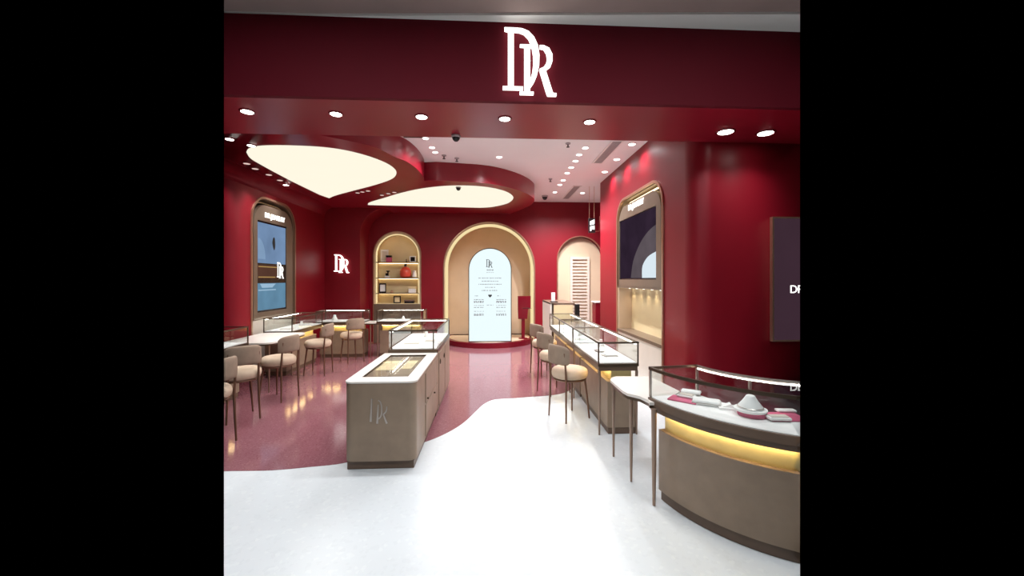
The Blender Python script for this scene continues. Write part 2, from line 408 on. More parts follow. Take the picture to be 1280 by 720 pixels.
# vents
for q, lb in (([(740, 203.6), (755, 203.6), (779, 175), (764, 175)], 'long grey linear air vent at the front of the white ceiling'),
              ([(703, 248.3), (713.6, 248.3), (724.7, 232), (715, 231.7)], 'shorter grey linear air vent at the rear of the white ceiling')):
    P = [G(x, y, WZ) for x, y in q]
    x0 = (P[0][0]+P[3][0])/2; x1 = (P[1][0]+P[2][0])/2; y1 = P[0][1]; y0 = P[2][1]
    t = thing('ceiling_vent', lb, 'vent', (x0, y0, WZ), 0, 'ceiling air vents')
    link('frame', plate(bmesh.new(), rect(0, x1-x0, 0, y1-y0), [rect(.03, x1-x0-.03, .03, y1-y0-.03)], -.015, 0, fXY), 'white', t)
    bm = bmesh.new(); k = .04
    while k < x1-x0-.03: box(bm, k, k+.012, .03, y1-y0-.03, -.012, -.002); k += .03
    link('slats', bm, 'vent', t)
    link('backing', B(.03, x1-x0-.03, .03, y1-y0-.03, -.002, -.0005), 'vent', t)
x, y = G(515, 169.6, WZ)
tag(link('ceiling_vent', B(x-.12, x+.14, y-.03, y+.03, WZ-.02, WZ), 'black'), 'small dark slot in the white ceiling peeking under the soffit left of the camera', 'vent')
# dome cameras, sprinklers
def dome(px, py, z, r, lb, drop=0):
    x, y = G(px, py, z)
    t = thing('dome_camera', lb, 'security camera', (x, y, z), 0, 'ceiling dome cameras')
    link('housing', lathe(bmesh.new(), [(r*1.0, 0), (r*1.0, -r*.35-drop), (r*.85, -r*.5-drop)], 24), 'vent', t, True)
    link('lens_dome', lathe(bmesh.new(), [(r*.85, -r*.5-drop), (r*.75, -r*.9-drop), (r*.45, -r*1.3-drop), (0, -r*1.45-drop)], 24), 'black', t, True)
x, y = V(570, 172, SB-.06)
t = thing('dome_camera', 'black dome camera under the rear edge of the soffit, left of the middle', 'security camera', (x, SB-.06, SZ), 0, 'ceiling dome cameras')
link('housing', lathe(bmesh.new(), [(.05, .0), (.05, -.018), (.042, -.025)], 24), 'vent', t, True)
link('lens_dome', lathe(bmesh.new(), [(.042, -.025), (.036, -.045), (.02, -.062), (0, -.068)], 24), 'black', t, True)
dome(573, 233.5, CZ, .05, 'small dark dome camera on the front rim of the rear petal panel')
dome(681, 244.5, WZ, .075, 'dark dome camera at the rear left of the white ceiling')
def sprinkler(px, py, lb):
    x, y = G(px, py, WZ)
    t = thing('sprinkler', lb, 'sprinkler', (x, y, WZ), 0, 'ceiling sprinklers')
    link('collar', lathe(bmesh.new(), [(.04, 0), (.035, -.015), (.012, -.02)], 16), 'vent', t, True)
    link('deflector', lathe(bmesh.new(), [(.01, -.02), (.01, -.05), (.025, -.055), (.025, -.06)], 16), 'black', t, True)
sprinkler(710, 179, 'sprinkler head left of the row of eight ceiling downlights, near the soffit')
sprinkler(688, 223.5, 'sprinkler head at the rear of the white ceiling beside the scalloped edge')
sprinkler(571, 197.5, 'sprinkler head above the front rim of the rear scallop')
sprinkler(555, 194, 'sprinkler head next to the pair of ceiling downlights')

# ================================================================== SIGNS
t = thing('sign', 'large glowing white DR monogram on the dark red fascia', 'sign', (0, SF-.03, 3.2))
x0, z0 = V(628.5, 118.5, SF-.08); x1, z1 = V(693.5, 37, SF-.08)
link('letters', logo(bmesh.new(), fXZ, z1-z0, -.05, -.02, x0, z0-3.2), 'sign', t)
bm = bmesh.new()
for u, v in ((.12, .3), (.12, .8), (.42, .3), (.42, .55)): link('spacer', tube(bmesh.new(), [(x0+u*(z1-z0), 0, z0-3.2+v*(z1-z0)), (x0+u*(z1-z0), -.02, z0-3.2+v*(z1-z0))], .006, 8), 'silver', t)
x0, z0 = V(417.5, 341.5, CY-.03); x1, z1 = V(436, 318.5, CY-.03)
t = thing('sign', 'small glowing white DR monogram on the red pier', 'sign', (x0, CY, z0))
link('letters', logo(bmesh.new(), fXZ, z1-z0, -.05, -.02), 'sign', t)
bm = bmesh.new()
for v in (.3, .8): link('spacer', tube(bmesh.new(), [(.03, 0, v*(z1-z0)), (.03, -.02, v*(z1-z0))], .005, 8), 'silver', t)
# hanging sign
hx, hy = 2.0, 8.6
xa, za = V(735.5, 291, hy); xb, zb = V(744, 273, hy)
t = thing('hanging_sign', 'small black lit pictogram sign hanging on two wires from the white ceiling', 'sign', ((xa+xb)/2, hy, za))
w = (xb-xa)/2; h = zb-za
link('panel', B(-w, w, -.02, .02, 0, h, .006), 'black', t)
link('pictograms', plate(plate(bmesh.new(), [(-w*.6, h*.52), (w*.7, h*.6), (w*.7, h*.92), (-w*.6, h*.78)], [], -.026, -.02, fXZ), [(-w*.6, h*.12), (-w*.2, h*.12), (-w*.2, h*.25), (w*.7, h*.22), (w*.7, h*.5), (-w*.6, h*.42)], [], -.026, -.02, fXZ), 'sign', t)
for s in (-1, 1): link('wire', tube(bmesh.new(), [(s*w*.7, 0, h), (s*w*.7, 0, WZ-za)], .004, 6), 'rose', t)
link('bracket', tube(bmesh.new(), [(w, 0, h*.1), (w+.09, 0, h*.12), (w+.1, 0, h*1.15)], .006, 6), 'rose', t)

# ================================================================== WALL SCREENS (arched recesses in the side walls)
def wallscreen(side, X, y0, y1, zt, rad, sz0, sz1, sy0, sy1, lb):
    s = side                                   # +1: opens towards +x (left wall), -1: right wall
    f = lambda u, v, t: Vector((s*t, u, v))
    T = thing('arched_wall_display', lb, 'wall display', (X, 0, 0))
    link('metal_rim', plate(bmesh.new(), arch(y0-.025, y1+.025, .0, zt+.025, rad+.025), [arch(y0+.012, y1-.012, -.0+.01, zt-.012, rad-.012)], -.02, .02, f), 'rose', T, True)
    m = .07
    pz0 = sz0-.12
    loop = arch(y0+m, y1-m, pz0, zt-m*1.6, rad-m*.6)
    link('face_plate', plate(bmesh.new(), loop, [rect(sy0, sy1, sz0, sz1)], -.05, .0, f), 'plate', T, True)
    # reveal liner and light strip hidden in the gap
    link('reveal', plate(bmesh.new(), arch(y0+.002, y1-.002, .03, zt-.002, rad), [arch(y0+.02, y1-.02, .04, zt-.02, rad-.02)], -.38, -.02, f), 'plate', T, True)
    bm = bmesh.new(); pts = []
    for k in range(13): a = PI/2*k/12; pts.append((y1-.06-rad+rad*math.cos(a), zt-.06-rad+rad*math.sin(a)))
    for k in range(13): a = PI/2+PI/2*k/12; pts.append((y0+.06+rad+rad*math.cos(a), zt-.06-rad+rad*math.sin(a)))
    tube(bm, [f(u, v, -.1) for u, v in pts], .012, 6)
    link('light_strip', bm, 'ledn' if s < 0 else 'cream', T)
    scn = link('screen', B(min(-s*.03, -s*.02), max(-s*.03, -s*.02), sy0-.01, sy1+.01, sz0-.01, sz1+.01), 'dark', T)
    return T, f, scn
emb1 = emis('screen_sky_blue', (112, 138, 172), .95, .3)
emb2 = emis('screen_lower_blue', (96, 134, 160), .95, .3)
emb3 = emis('screen_brown', (92, 62, 50), .8, .25)
emp = emis('screen_plum', (44, 32, 46), 1.0, .5)
emg = emis('screen_veil', (98, 88, 94), .8, .35)
emw = emis('screen_pale', (214, 228, 236), 1.0, .02)
sy0, sy1 = S(322, 300, LX)[0], S(358.5, 300, LX)[0]
T, f, scn = wallscreen(1, LX, nl0, nl1, nz, .42, 1.08, 2.66, sy0, sy1, 'arched taupe display frame with tall blue screen in the left red wall')
L = sy1-sy0
def scrpatch(name, parent, f, lp, t, m): return link(name, plate(bmesh.new(), lp, [], t, t+.002, f), m, parent)
scrpatch('picture', scn, f, rect(sy0+.03, sy1-.02, 1.93, 2.63), -.018, emb1)
scrpatch('picture', scn, f, rect(sy0+.03, sy1-.02, 1.11, 1.58), -.018, emb2)
scrpatch('picture', scn, f, rect(sy0+.03, sy0+L*.68, 1.66, 1.9), -.018, emb3)
scrpatch('picture', scn, f, smoothloop([(sy0+L*.5, 2.3), (sy0+L*.56, 2.18), (sy0+L*.6, 2.26), (sy0+L*.58, 2.4), (sy0+L*.53, 2.4)], 4), -.015, 'ink')
embl = emis('screen_light_blue', (158, 190, 214), .9, .1)
arc = [(sy0+.04+.22*math.sin(PI/2*k/10), 2.0+.36*math.cos(PI/2*k/10)) for k in range(11)]
scrpatch('picture_detail', scn, f, arc+[(sy0+.04, 2.0)], -.0155, emis('screen_mid_blue', (132, 160, 192), .9, .15))
scrpatch('picture_detail', scn, f, rect(sy0+.05, sy0+L*.62, 1.45, 1.47), -.015, embl)
scrpatch('picture_detail', scn, f, [(sy0+.1, 1.57), (sy0+.16, 1.5), (sy0+L*.5, 1.5), (sy0+L*.62, 1.57)], -.0155, embl)
scrpatch('picture_detail', scn, f, rect(sy0+.05, sy0+L*.6, 1.68, 1.695), -.015, 'led_dim')
scrpatch('picture_detail', scn, f, rect(sy0+.05, sy0+L*.66, 1.86, 1.875), -.015, 'led_dim')
link('picture_logo', logo(bmesh.new(), f, .3, -.015, -.013, sy0+L*.66, 1.66), 'sign', scn)
cy = (nl0+nl1)/2
bm = textbm('DR JEWELRY', .125, lambda u, v, t: Vector((t, cy+u, 2.77+v)), .006, .008, .95, .001)
link('header_lettering', bm, 'sign', T)
link('lower_panel', B(-.36, -.02, nl0+.06, nl1-.06, .03, .95), 'marble', T)
sy0, sy1 = S(820, 300, RX)[0], S(774, 300, RX)[0]
T, f, scn = wallscreen(-1, RX, nr0, nr1, RZ, .36, 1.645, 2.68, sy0, sy1, 'arched taupe display frame with dark screen above lit niche, in the right red wall')
L = sy1-sy0
scrpatch('picture', scn, f, rect(sy0+.01, sy1-.01, 1.66, 2.67), -.018, emp)
scrpatch('picture', scn, f, smoothline([(sy1-.35*L, 1.67), (sy1-.42*L, 1.95), (sy1-.6*L, 2.2), (sy1-.8*L, 2.35), (sy0+.02, 2.42)], 4)+[(sy0+.02, 1.67)], -.0155, emg)
scrpatch('picture', scn, f, smoothline([(sy0+.34*L, 1.67), (sy0+.33*L, 1.85), (sy0+.2*L, 1.98), (sy0+.02, 2.04)], 4)+[(sy0+.02, 1.67)], -.0135, emw)
cy = (nr0+nr1)/2+.05
bm = textbm('DR JEWELRY', .125, lambda u, v, t: Vector((-t, cy-u, 2.83+v)), .006, .008, .95, .001)
link('header_lettering', bm, 'sign', T)
# lit niche under the right screen
link('niche_back', B(.24, .27, nr0+.03, nr1-.03, .76, 1.55), 'cream', T)
link('niche_ceiling', B(.0, .26, nr0+.03, nr1-.03, 1.50, 1.53), 'plate', T)
link('niche_end', B(.0, .26, nr1-.06, nr1-.03, .76, 1.5), 'tan', T)
link('niche_sill', B(-.01, .26, nr0+.02, nr1-.02, .72, .765), 'plate', T)
link('lower_cabinet', B(.0, .26, nr0+.02, nr1-.02, .03, .72), 'marble', T)
for k in range(6):
    yy = nr0+.12+(nr1-nr0-.3)*k/5
    pk = link('puck_light', lathe(bmesh.new(), [(0, -.012), (.022, -.012), (.022, 0)], 16, (.17, yy, 1.5)), 'lamp', T)
    spot(RX+.17, yy, 1.48, 2.2, 95, (1, .82, .58), .02)

# ================================================================== BACK WALL ARCHES
def rimmed(T, a, w, m='rose', t0=-.02, t1=.02, lip=.004):
    link('metal_rim', plate(bmesh.new(), arch(a[0]-w, a[1]+w, .0, a[3]+w), [arch(a[0]+lip, a[1]-lip, .005, a[3]-lip)], t0, t1, fXZ), m, T, True)
# centre arch
T = thing('arched_alcove', 'big tan arched alcove with glowing edge in the middle of the back wall', 'alcove', (0, BY, 0))
rimmed(T, aB, .02, lip=.008)
link('lining', plate(bmesh.new(), arch(aB[0]+.004, aB[1]-.004, .0, aB[3]-.004), [arch(aB[0]+.03, aB[1]-.03, .001, aB[3]-.03)], .02, .75, fXZ), 'cream', T, True)
link('back_panel', plate(bmesh.new(), arch(aB[0]+.01, aB[1]-.01, .0, aB[3]-.01), [], .72, .76, fXZ), 'tan', T)
link('reveal_glow', plate(bmesh.new(), arch(aB[0]+.004, aB[1]-.004, .0, aB[3]-.004), [arch(aB[0]+.1, aB[1]-.1, .001, aB[3]-.1)], .03, .06, fXZ), 'band', T, True)  # brightness of the lit reveal put in as an emissive ring
bm = bmesh.new(); lp = arch(aB[0]+.07, aB[1]-.07, .1, aB[3]-.07)[1:]
tube(bm, [(u, .1, v) for u, v in lp]+[(lp[-1][0], .1, .1)], .012, 6)
link('light_strip', bm, 'ledn', T)
cxB = (aB[0]+aB[1])/2
# red round platform
RR = (aB[1]-aB[0])/2
cyB = 9.5+RR
ring = [(cxB+RR*math.cos(a), cyB+RR*math.sin(a)) for a in [PI+PI*k/48 for k in range(49)]]
ring = [(cxB-RR+.032, BY+.7)]+[(max(cxB-RR+.032, min(cxB+RR-.032, x)) if y > BY-.03 else x, y) for x, y in ring]+[(cxB+RR-.032, BY+.7)]
Tp = thing('platform', 'low glossy crimson round stage in front of the central alcove', 'platform', (0, 0, 0))
inn = [(cxB+(RR-.1)*math.cos(2*PI*k/48), cyB+.02+(RR-.1)*math.sin(2*PI*k/48)) for k in range(48)]
link('riser', plate(bmesh.new(), ring, [inn], .003, .13, fXY), 'red_lacq', Tp, True)
link('stage_floor', lathe(bmesh.new(), [(RR-.1, .004), (RR-.1, .125), (0, .125)], 64, (cxB, cyB+.02, 0)), 'tan', Tp)
# glowing totem
x0, x1 = V(586.5, 350, 9.72)[0], V(638.5, 350, 9.72)[0]
zt = V(612, 311, 9.72)[1]
Tt = thing('screen_totem', 'tall white glowing arch-topped screen standing on the crimson stage', 'screen', ((x0+x1)/2, 9.72, .13))
w = (x1-x0)/2; h = zt-.13
link('housing', plate(bmesh.new(), arch(-w-.02, w+.02, .0, h+.02), [], .004, .09, fXZ), 'bronze', Tt, True)
link('screen', plate(bmesh.new(), arch(-w, w, .02, h), [], -.004, .004, fXZ), 'scr', Tt)
link('logo', logo(bmesh.new(), fXZ, .2, -.009, -.005, -.1, h-.46), 'ink', Tt)
bm = bmesh.new()
def dashes(y, x0, x1, hh, den=.75):
    x = x0
    while x < x1:
        l = random.uniform(.02, .06)
        box(bm, x, min(x1, x+l), -.008, -.005, y, y+hh); x += l+random.uniform(.006, .02)/den
dashes(h-.53, -.08, .08, .03); dashes(h-.58, -.09, .09, .01)
for k, wd in enumerate((.28, .2, .28, .12, .2)): dashes(h-.72-.075*k, -wd, wd, .018)
for s in (-1, 1):
    xc = s*.27
    dashes(h-1.15, xc-.1, xc-.02, .015)
    for yy, hh in ((1.22, .016), (1.26, .016), (1.29, .03), (1.36, .012), (1.41, .016), (1.5, .01), (1.56, .012), (1.6, .03)):
        dashes(h-yy-.02, xc-.12, xc+.12, hh)
dashes(h-1.37, -.08, .08, .012)
link('notice_lines', bm, 'print_', Tt)
bm = bmesh.new(); hp = []
for k in range(24):
    a = 2*PI*k/24; hp.append((.0028*16*math.sin(a)**3, h-1.14+.0028*(13*math.cos(a)-5*math.cos(2*a)-2*math.cos(3*a)-math.cos(4*a))))
link('heart_mark', plate(bm, hp, [], -.009, -.005, fXZ), 'ink', Tt)
# kiosk
kx, _ = V(654, 400, 10.25)
Tk = thing('kiosk', 'crimson touchscreen kiosk on a post, right of the glowing totem', 'kiosk', (kx, 10.25, .13))
link('base', lathe(bmesh.new(), [(.12, 0), (.12, .012), (.03, .02)], 24), 'red_lacq', Tk, True)
link('post', B(-.045, .045, -.03, .03, .012, .52, .01), 'red_lacq', Tk)
zk = V(654, 370, 10.25)[1]-.13
bm = bmesh.new(); plate(bm, [(-.13, .5), (.1, .5), (.12, .75), (.19, .78), (.19, zk), (-.14, zk), (-.14, .75)], [], -.05, .06, fXZ)
link('head', bm, 'red_lacq', Tk)
link('screen', B(-.1, .1, -.056, -.05, .8, zk-.06), 'dark', Tk)
link('emblem', lathe(bmesh.new(), [(0, 0), (.03, 0), (.03, .004)], 20), 'silver', Tk)
bpy.data.objects[Tk.children[-1].name].rotation_euler = (PI/2, 0, 0); Tk.children[-1].location = (0, -.057, .9)

# shelf arch
T = thing('arched_shelf_unit', 'arched lit display shelf unit in the back wall, left of the alcove', 'shelf unit', (0, BY, 0))
rimmed(T, aA, .015, lip=.008)
zb = V(496, 380, BY)[1]
link('lining', plate(bmesh.new(), arch(aA[0]+.004, aA[1]-.004, zb, aA[3]-.004), [arch(aA[0]+.05, aA[1]-.05, zb+.01, aA[3]-.05)], .0, .34, fXZ), 'cream', T, True)
link('back_panel', B(aA[0]+.01, aA[1]-.01, .32, .36, zb, aA[3]), 'cream', T)
link('base_cabinet', B(aA[0]+.01, aA[1]-.01, -.01, .34, .02, zb), 'plate', T)
link('reveal_glow', plate(bmesh.new(), arch(aA[0]+.004, aA[1]-.004, zb, aA[3]-.004), [arch(aA[0]+.075, aA[1]-.075, zb+.01, aA[3]-.075)], .03, .045, fXZ), 'band', T, True)  # lit look of the shelf reveal painted as a glowing ring
bm = bmesh.new(); lp = arch(aA[0]+.06, aA[1]-.06, zb+.05, aA[3]-.06)[1:]
tube(bm, [(u, .08, v) for u, v in lp]+[(lp[-1][0], .08, zb+.05)], .007, 6)
link('light_strip', bm, 'ledn', T)
shz = [V(496, yy, BY+.02)[1] for yy in (327.5, 347.2, 366.3)]
for z in shz:
    sh = link('shelf', B(aA[0]+.045, aA[1]-.045, .02, .32, z-.022, z), 'plate', T)
    link('shelf_light', B(aA[0]+.06, aA[1]-.06, .27, .285, z-.034, z-.022), 'ledn', sh)
shz.append(zb+.011)
def at(px, k): return V(px, 350, BY+.14)[0]
def frame_item(px0, px1, pyt, k, lb, tilt=0, fm='dark', pic='photo', cat='picture frame'):
    z = shz[k]; x0, x1 = at(px0, k), at(px1, k); h = V(480, pyt, BY+.14)[1]-z
    t = thing('picture_frame', lb, cat, ((x0+x1)/2, BY+.14, z), 0, 'keepsakes on the arched shelves'); w = (x1-x0)/2
    link('frame', plate(bmesh.new(), rect(-w, w, 0, h), [rect(-w*.72, w*.72, h*.15, h*.86)], -.012, .012, fXZ), fm, t)
    link('print', B(-w*.73, w*.73, -.004, .004, h*.14, h*.87), pic, t)
    link('easel_back', plate(bmesh.new(), [(0.0, 0), (.07, 0), (.01, h*.7)], [], -.01, .01, fYZ), fm, t)
    t.rotation_euler = (0, 0, tilt)
def box_item(name, px0, px1, pyt, k, lb, m, cat, lid=None, dep=.1, dy=0):
    z = shz[k]; x0, x1 = at(px0, k), at(px1, k); h = V(480, pyt, BY+.14)[1]-z
    t = thing(name, lb, cat, ((x0+x1)/2, BY+.14+dy, z), 0, 'keepsakes on the arched shelves'); w = (x1-x0)/2
    link('box_body', B(-w, w, -dep/2, dep/2, 0, h*.68, .004), m, t)
    link('lid', B(-w-.004, w+.004, -dep/2-.004, dep/2+.004, h*.7, h, .004), lid or m, t)
frame_item(476, 485.5, 312, 0, 'white upright card frame at the left of the top arched shelf', 0, 'white', 'marble')
box_item('gift_box', 484, 490.5, 319.5, 0, 'small pink gift box with dark lid on the top arched shelf', 'pink', 'box', 'dark', .09, -.07)
bm = lathe(bmesh.new(), [(.02, 0), (.024, .01), (.008, .03), (.012, .07), (.0, .09)], 16)
tag(link('figurine', bm, 'dark', None, True, (at(508, 0), BY+.14, shz[0])), 'tiny dark figurine on the top arched shelf left of the square frame', 'figurine', 'keepsakes on the arched shelves')
frame_item(512, 520, 320, 0, 'square cream photo frame at the right of the top arched shelf', 0, 'white', 'dark')
t = thing('perfume_bottle', 'dark-capped bottle on a pale block on the second arched shelf', 'bottle', (at(484.5, 1), BY+.12, shz[1]), 0, 'keepsakes on the arched shelves')
link('block', B(-.06, .06, -.04, .04, 0, .05, .004), 'white', t)
link('flacon', B(-.045, .03, -.025, .025, .05, .12, .01), 'dark', t)
link('stopper', lathe(bmesh.new(), [(.02, .12), (.02, .15), (.05, .16), (.05, .185), (0, .19)], 16, (.015, 0, 0)), 'dark', t, True)
t = thing('vase', 'round coral red vase with dark neck on the second arched shelf', 'vase', (at(507, 1), BY+.13, shz[1]), 0, 'keepsakes on the arched shelves')
link('vase_body', lathe(bmesh.new(), [(.08, 0), (.13, .03), (.15, .1), (.14, .19), (.09, .26), (.04, .29)], 28), 'coral', t, True)
link('neck', lathe(bmesh.new(), [(.04, .285), (.03, .33), (.035, .36)], 20), 'dark', t, True)
bm = lathe(bmesh.new(), [(.04, 0), (.06, .03), (.05, .12), (.035, .16), (.045, .19)], 20)
tag(link('vase', bm, 'white', None, True, (at(518.3, 1), BY+.13, shz[1])), 'small ivory vase right of the coral vase on the second arched shelf', 'vase', 'keepsakes on the arched shelves')
frame_item(474, 482.5, 354, 2, 'dark framed white card leaning at the left of the third arched shelf', .35, 'dark', 'white')
bm = lathe(bmesh.new(), [(.03, 0), (.045, .02), (.03, .05), (.015, .075), (0, .08)], 18)
tag(link('trinket', bm, 'rose', None, True, (at(490, 2), BY+.12, shz[2])), 'small round brass trinket in the middle of the third arched shelf', 'trinket', 'keepsakes on the arched shelves')
box_item('gift_box', 511, 520, 358.5, 2, 'pale cream gift box at the right of the third arched shelf', 'white', 'box', 'cream', .1)
frame_item(492, 501, 370, 3, 'dark wooden photo frame standing on the lowest arched shelf', 0, 'dark', 'cream')
box_item('jewelry_tray', 506, 518, 375, 3, 'flat dark jewelry tray on the lowest arched shelf', 'dark', 'tray', 'photo', .14)

# right arch with louvred grille
T = thing('arched_alcove', 'shallow taupe arched alcove with louvred grille at the right of the back wall', 'alcove', (0, BY, 0))
rimmed(T, aC, .022)
link('back_panel', plate(bmesh.new(), arch(aC[0]+.01, aC[1]-.01, .02, aC[3]-.01), [], .14, .18, fXZ), 'tan', T)
x0, zt = V(712.5, 321, BY+.12); x1, _ = V(736.5, 321, BY+.12)
g = link('grille_frame', plate(bmesh.new(), rect(x0, x1, .05, zt), [rect(x0+.06, x1-.06, .12, zt-.07)], .08, .14, fXZ), 'grille', T)
bm = bmesh.new(); z = .13
while z < zt-.09: box(bm, x0+.06, x1-.06, .1, .13, z, z+.045); z += .085
link('louvres', bm, 'grille', g)
# low red partition
xx, zz = V(744.5, 377, 9.0)
T = thing('low_partition', 'low dark red partition with white capping behind the right wall corner', 'partition', (xx, 9.0, 0))
link('panel', B(0, 1.0, 0, .3, 0, zz-.03), 'red', T)
link('capping', B(-.02, 1.0, -.02, .32, zz-.03, zz, .004), 'top', T)

# right facing wall: big dark poster screen
x0, z1 = V(965, 271, SB-.04); x1 = x0+1.3; z0 = V(965, 427, SB-.04)[1]
T = thing('wall_screen', 'tall dark wall screen with thin pale frame on the right red wall', 'screen', (x0, SB, z0))
link('frame', plate(bmesh.new(), rect(0, x1-x0, 0, z1-z0), [rect(.018, x1-x0-.018, .018, z1-z0-.018)], -.05, -.003, fXZ), 'rose', T)
s_ = link('screen', B(.018, x1-x0-.018, -.035, -.005, .018, z1-z0-.018), emis('screen_charcoal_plum', (58, 40, 50), 1, .12), T)
u0, v0 = V(988, 367, SB-.04)
u1 = V(996.5, 358, SB-.04)
bm = textbm('DR', .125, lambda u, v, t: Vector((u0-x0+.075+u, -.037-t, v0-z0+.045+v)), .002, .003, .95)
link('lettering', bm, 'sign', s_)

# ================================================================== CHAIRS
def chair_proto():
    t = thing('stool', 'x', 'chair')
    R_ = .212
    prof = [(0, .478), (R_-.03, .478), (R_-.008, .488), (R_+.002, .51), (R_+.006, .54), (R_-.002, .57), (R_-.026, .59), (R_-.08, .6), (0, .603)]
    link('seat', lathe(bmesh.new(), prof, 40), 'fabs', t, True)
    bm = lathe(bmesh.new(), [(0, .456), (R_-.02, .456), (R_-.012, .466), (R_-.016, .479), (0, .479)], 36)
    link('seat_frame', bm, 'leg', t, True)
    for s in (-1, 1):
        link('leg', tube(bmesh.new(), [(.13, s*.12, .46), (.155, s*.145, .2), (.168, s*.16, 0)], [.015, .012, .0095], 10), 'leg', t, True)
        link('leg', tube(bmesh.new(), [(-.185, s*.165, 0), (-.178, s*.155, .25), (-.172, s*.15, .48), (-.182, s*.15, .62), (-.2, s*.15, .8)], [.0095, .012, .014, .012, .01], 10), 'leg', t, True)
    # curved backrest pad
    bm = bmesh.new(); nA = 22; rings = []
    prf = []
    for k in range(20):
        a = 2*PI*k/20; ca, sa = math.cos(a), math.sin(a)
        prf.append((.024*abs(ca)**.8*(1 if ca > 0 else -1), .112*abs(sa)**.45*(1 if sa > 0 else -1)))
    for i in range(nA+1):
        u = -1+2*i/nA; a = PI+math.radians(51)*u
        tp = (1-abs(u)**7*.75)
        rr = .235
        rings.append([bm.verts.new(((rr+dx*tp)*math.cos(a), (rr+dx*tp)*math.sin(a), .775+dz*(.55+.45*tp) - .02*u*u)) for dx, dz in prf])
    for a, b in zip(rings, rings[1:]):
        for k in range(20): bm.faces.new((a[k], a[(k+1) % 20], b[(k+1) % 20], b[k]))
    bm.faces.new(rings[0]); bm.faces.new(rings[-1])
    link('backrest', bm, 'fab', t, True)
    return t
def dup(root, loc, rz, label, group):
    r = root.copy(); COL.objects.link(r); r.location = loc; r.rotation_euler = (0, 0, rz); r['label'] = label; r['group'] = group
    for ch in list(root.children):
        c = ch.copy(); COL.objects.link(c); c.parent = r
    return r
proto = chair_proto()
def D2(a): return math.radians(a)
chairs = [
    ((.94, 4.76), D2(28), 'beige stool at the long right counter, nearest of its three', 'stools at the long right counter'),
    ((.92, 5.82), D2(28), 'beige stool at the long right counter, middle of its three', 'stools at the long right counter'),
    ((.93, 6.95), D2(28), 'beige stool at the long right counter, farthest, closest to the crimson stage', 'stools at the long right counter'),
    ((-2.80, 4.08), D2(175), 'stool cut by the left picture edge, in front of the others', 'stools along the left counters'),
    ((-2.98, 4.92), D2(131), 'taupe stool drawn up to the white side table on the left', 'stools along the left counters'),
    ((-2.93, 5.68), D2(166), 'stool with its cushion turned towards the end of the left glass counter', 'stools along the left counters'),
    ((-3.02, 7.15), D2(178), 'stool halfway along the left glass counter with gold-lit base', 'stools along the left counters'),
    ((-2.78, 8.15), D2(133), 'farthest left stool, in front of the counter by the red pier', 'stools along the left counters')]
for i, (p, r, lb, g) in enumerate(chairs):
    if i == 0:
        proto.location = (p[0], p[1], 0); proto.rotation_euler = (0, 0, r); proto['label'] = lb; proto['group'] = g
    else: dup(proto, (p[0], p[1], 0), r, lb, g)

